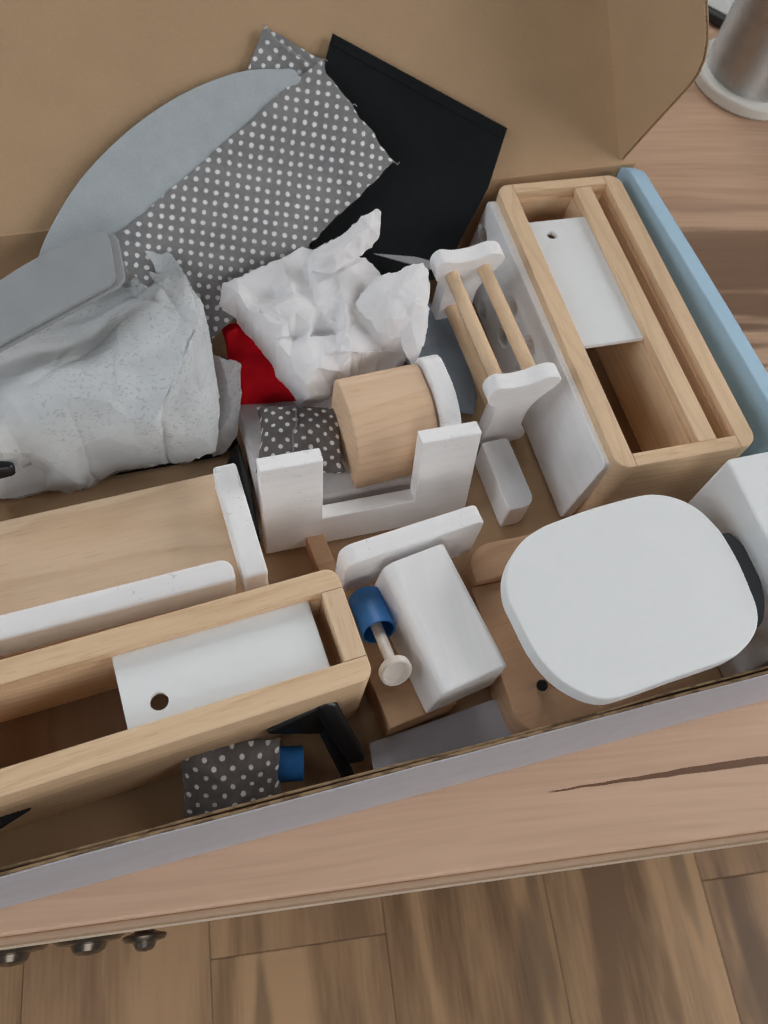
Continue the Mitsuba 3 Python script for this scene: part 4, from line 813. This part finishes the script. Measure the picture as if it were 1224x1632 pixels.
pv, pf = ([(-0.1230, 0.4557, 0.0700), (-0.1434, 0.3559, 0.0200), (-0.1231, 0.3548, 0.0200), (-0.0987, 0.3567, 0.0200), (-0.0825, 0.3533, 0.0150), (-0.0691, 0.3542, 0.0200), (-0.0443, 0.3598, 0.0250), (-0.0168, 0.3572, 0.0300), (0.0103, 0.3550, 0.0300), (0.0320, 0.3534, 0.0400), (0.0405, 0.3719, 0.0600), (0.0429, 0.3869, 0.0700), (0.0434, 0.4089, 0.0800), (0.0451, 0.4372, 0.0850), (0.0439, 0.4595, 0.0900), (0.0354, 0.4834, 0.0950), (0.0266, 0.5063, 0.1000), (0.0190, 0.5069, 0.0980), (0.0089, 0.5160, 0.0950), (-0.0074, 0.5208, 0.0800), (-0.0235, 0.5347, 0.0500), (-0.0785, 0.5001, 0.0500), (-0.1145, 0.4691, 0.0600), (-0.1179, 0.4058, 0.1000), (-0.1242, 0.3516, 0.0900), (-0.1093, 0.3689, 0.1070), (-0.1151, 0.3498, 0.0900), (-0.1099, 0.4304, 0.0880), (-0.1037, 0.3545, 0.0780), (-0.0939, 0.3550, 0.0720), (-0.0822, 0.3461, 0.0620), (-0.0746, 0.3475, 0.0320), (-0.1063, 0.3664, 0.0500), (-0.0938, 0.3615, 0.0400), (-0.1186, 0.3632, 0.0350), (-0.0090, 0.5042, 0.0580), (-0.0007, 0.5008, 0.0660), (-0.0414, 0.4389, 0.0900), (-0.0247, 0.4511, 0.0980), (0.0050, 0.4581, 0.1030), (0.0143, 0.4527, 0.0980), (0.0243, 0.4369, 0.0980), (-0.0593, 0.4428, 0.0840), (-0.0846, 0.4386, 0.0870), (-0.0650, 0.4720, 0.0580), (-0.0889, 0.4912, 0.0480), (-0.0319, 0.4985, 0.0500), (-0.0259, 0.4064, 0.1050), (-0.0329, 0.3712, 0.1000), (0.0128, 0.4190, 0.1000), (0.0323, 0.4153, 0.1100), (0.0222, 0.3968, 0.1090), (0.0113, 0.3793, 0.1050), (0.0009, 0.3655, 0.0990), (-0.0105, 0.3534, 0.0880), (-0.0219, 0.3509, 0.0680), (0.0366, 0.4185, 0.1010), (0.0263, 0.3999, 0.1000), (0.0151, 0.3813, 0.0970), (0.0046, 0.3680, 0.0900), (-0.0070, 0.3562, 0.0780), (-0.0611, 0.3776, 0.1100), (-0.0843, 0.3820, 0.1100), (-0.0814, 0.3603, 0.0970), (-0.0669, 0.3516, 0.0780), (-0.0447, 0.3527, 0.0820), (0.0223, 0.3671, 0.0880), (0.0233, 0.3547, 0.0580), (-0.0911, 0.4019, 0.1070), (0.0216, 0.4946, 0.0880), (0.0122, 0.5081, 0.0860), (0.0025, 0.5150, 0.0750), (0.0299, 0.4605, 0.0970), (0.0374, 0.4347, 0.0980), (0.0363, 0.4054, 0.0920), (0.0342, 0.3858, 0.0860), (-0.0123, 0.3884, 0.1000), (-0.0407, 0.3934, 0.1060), (-0.0298, 0.3984, 0.1080), (-0.0350, 0.3681, 0.1050), (-0.0244, 0.3599, 0.0900), (0.0004, 0.4048, 0.1010), (-0.0682, 0.4053, 0.1080)],
    [(60, 67, 8), (9, 67, 10), (67, 9, 8), (23, 68, 25), (68, 62, 25), (68, 82, 62), (64, 30, 29), (6, 64, 65), (62, 63, 25), (63, 64, 29), (28, 26, 25), (63, 28, 25), (28, 63, 29), (24, 23, 25), (26, 24, 25), (5, 64, 6), (60, 55, 54), (55, 6, 65), (30, 33, 29), (18, 17, 70), (11, 12, 13), (12, 74, 13), (66, 11, 10), (67, 66, 10), (59, 60, 54), (60, 59, 67), (59, 66, 67), (27, 23, 0), (27, 68, 23), (55, 7, 6), (7, 60, 8), (7, 55, 60), (64, 31, 30), (5, 31, 64), (30, 31, 4), (31, 5, 4), (28, 34, 26), (34, 2, 1), (24, 34, 1), (34, 24, 26), (3, 30, 4), (3, 33, 30), (34, 3, 2), (3, 34, 33), (66, 75, 11), (75, 12, 11), (12, 75, 74), (59, 58, 66), (58, 75, 66), (80, 55, 65), (55, 80, 54), (75, 57, 74), (58, 57, 75), (64, 61, 65), (63, 61, 64), (82, 61, 62), (61, 63, 62), (27, 43, 68), (68, 43, 82), (22, 27, 0), (45, 22, 21), (22, 43, 27), (43, 22, 45), (33, 32, 29), (34, 32, 33), (32, 28, 29), (32, 34, 28), (20, 46, 21), (74, 56, 13), (57, 56, 74), (46, 44, 21), (44, 45, 21), (44, 43, 45), (43, 44, 82), (44, 42, 82), (37, 44, 46), (44, 37, 42), (76, 53, 80), (53, 59, 54), (80, 53, 54), (53, 58, 59), (79, 80, 65), (61, 79, 65), (52, 57, 58), (53, 52, 58), (52, 53, 76), (81, 52, 76), (81, 76, 47), (56, 73, 13), (13, 73, 14), (73, 50, 41), (50, 73, 56), (20, 35, 46), (72, 15, 14), (73, 72, 14), (72, 73, 41), (37, 77, 42), (77, 61, 82), (42, 77, 82), (77, 79, 61), (48, 76, 80), (79, 48, 80), (77, 48, 79), (52, 51, 57), (81, 51, 52), (51, 56, 57), (51, 50, 56), (35, 71, 36), (36, 71, 70), (71, 20, 19), (71, 35, 20), (18, 71, 19), (71, 18, 70), (35, 38, 46), (37, 38, 47), (38, 37, 46), (38, 81, 47), (40, 72, 41), (78, 37, 47), (78, 77, 37), (76, 78, 47), (48, 78, 76), (78, 48, 77), (49, 40, 41), (49, 51, 81), (38, 49, 81), (50, 49, 41), (51, 49, 50), (39, 38, 35), (39, 35, 36), (39, 49, 38), (49, 39, 40), (69, 36, 70), (69, 39, 36), (15, 69, 16), (72, 69, 15), (69, 17, 16), (17, 69, 70), (40, 69, 72), (39, 69, 40)])
pv, pf = trimesh.remesh.subdivide(np.array(pv), np.array(pf))
pv, pf = trimesh.remesh.subdivide(pv, pf)
pc = pv[:, :2].mean(0)
pv[:, :2] = pc + (pv[:, :2] - pc) * 0.90
pv[:, 2] = np.maximum(0.007, pv[:, 2] - 0.010 + (meshkit.fbm(pv * 90, 3, 4) - 0.5) * 0.014)
put('content', (pv, pf), 'granules', pkg, smooth=True)
tag(pkg, 'package wrapped in thin greyish tissue at the left', 'package')
put('gap_shade_plate', man(hull_spheres([(*(-0.1491, 0.3667, 0.0090), 0.002), (*(0.0362, 0.3690, 0.0090), 0.002), (*(0.0509, 0.3741, 0.0140), 0.002), (*(0.0475, 0.3949, 0.0120), 0.002), (*(-0.1466, 0.3943, 0.0120), 0.002)], 10)), 'black_board', label='flat dark plate standing in for the shade under the wrapped package', cat='board')  # added black sheet that paints the deep shade of the gap
put('small_wrap', crumple(([(0.0434, 0.4393, 0.0500), (0.0497, 0.4291, 0.0600), (0.0547, 0.4257, 0.0580), (0.0616, 0.4211, 0.0620), (0.0653, 0.4180, 0.0600), (0.0600, 0.3934, 0.0500), (0.0519, 0.3715, 0.0300), (0.0417, 0.3665, 0.0150), (0.0297, 0.3643, 0.0150), (0.0321, 0.3939, 0.0300), (0.0507, 0.4048, 0.0560), (0.0484, 0.3799, 0.0460), (0.0386, 0.3755, 0.0350), (0.0524, 0.3902, 0.0500)],
    [(0, 10, 9), (5, 10, 4), (10, 3, 4), (2, 3, 10), (1, 10, 0), (1, 2, 10), (10, 13, 9), (5, 13, 10), (13, 11, 9), (11, 5, 6), (11, 13, 5), (11, 12, 9), (12, 11, 6), (12, 6, 7), (12, 8, 9), (8, 12, 7)]), (), 14, 0.0009, 19), 'wrap_paper', smooth=35, label='small tissue wrapped packet behind the large wrapped package', cat='package')
put('dark_green_piece', man(hull_spheres([(*(-0.1286, 0.3533, 0.0700), 0.005), (*(-0.1144, 0.3509, 0.0700), 0.004), (*(-0.1139, 0.3490, 0.0660), 0.003), (*(-0.1313, 0.3534, 0.0600), 0.005)], 12)), 'black_plastic', label='dark piece poking through the torn tissue at the left edge', cat='toy part')
for (p, q) in (((0.1487, 0.5288, 0.0800), (0.2521, 0.4940, 0.0600)), ((0.1706, 0.5369, 0.0820), (0.1874, 0.5290, 0.0800))):
    p, q = np.array(p), np.array(q)
    M = frame(p, q - p, (0, 1, 0.4))
    put('white_slat', xf(rbox(0, float(np.linalg.norm(q - p)), -0.004, 0.004, -0.001, 0.001, r=0.0006), M), 'strap_white',
        label='long pale slat passing under the crumpled tissue' if 'white_slat' not in scene else 'short pale slat above the crumpled tissue', cat='slat')

# ---------------------------------------------------------------- steel cylinder and pale tray at the top right
sc = 'steel_cylinder'
cx, cy = 0.757, 0.773
put('foot_ring', lathe([(0.0, 0.0), (0.0705, 0.0), (0.072, 0.0015), (0.0712, 0.011), (0.0695, 0.0130), (0.0, 0.0130)], (cx, cy, 0.0005), (0, 0, 1), 64), 'ring_white', sc, label='white foot ring')
cv, cf = lathe([(0.0585, 0.0), (0.0585, 0.26), (0.057, 0.262), (0.0, 0.262)], (cx + 0.002, cy + 0.002, 0.0137), (0, 0, 1), 96)
cuv = np.stack([np.arctan2(cv[:, 1] - cy, cv[:, 0] - cx) / 6.283, cv[:, 2]], 1)
put('body', (cv, cf), 'steel', sc, smooth=True, uv=cuv)
tag(sc, 'brushed steel cylinder on a white foot ring at the back right', 'cylinder')
tv = 'dark_rimmed_tray'
MT2 = frame((0.7775, 0.8594, 0.0120), np.array((0.8582, 0.9189, 0.0120)) - np.array((0.7775, 0.8594, 0.0120)), np.array((0.7660, 0.9351, 0.0120)) - np.array((0.7775, 0.8594, 0.0120)))
MT2[2, 3] = 0.0
put('rim', xf(plate(rrect(0.0, 0.24, 0.0, 0.17, 0.010, 8), 0.001, 0.012, 0.002), MT2), 'charcoal', tv)
put('plate', xf(plate(rrect(0.011, 0.229, 0.011, 0.159, 0.005, 6), 0.0122, 0.0134, 0.0004), MT2), 'tray_pale', tv)
tag(tv, 'pale flat tray with a dark rim behind the steel cylinder', 'tray')
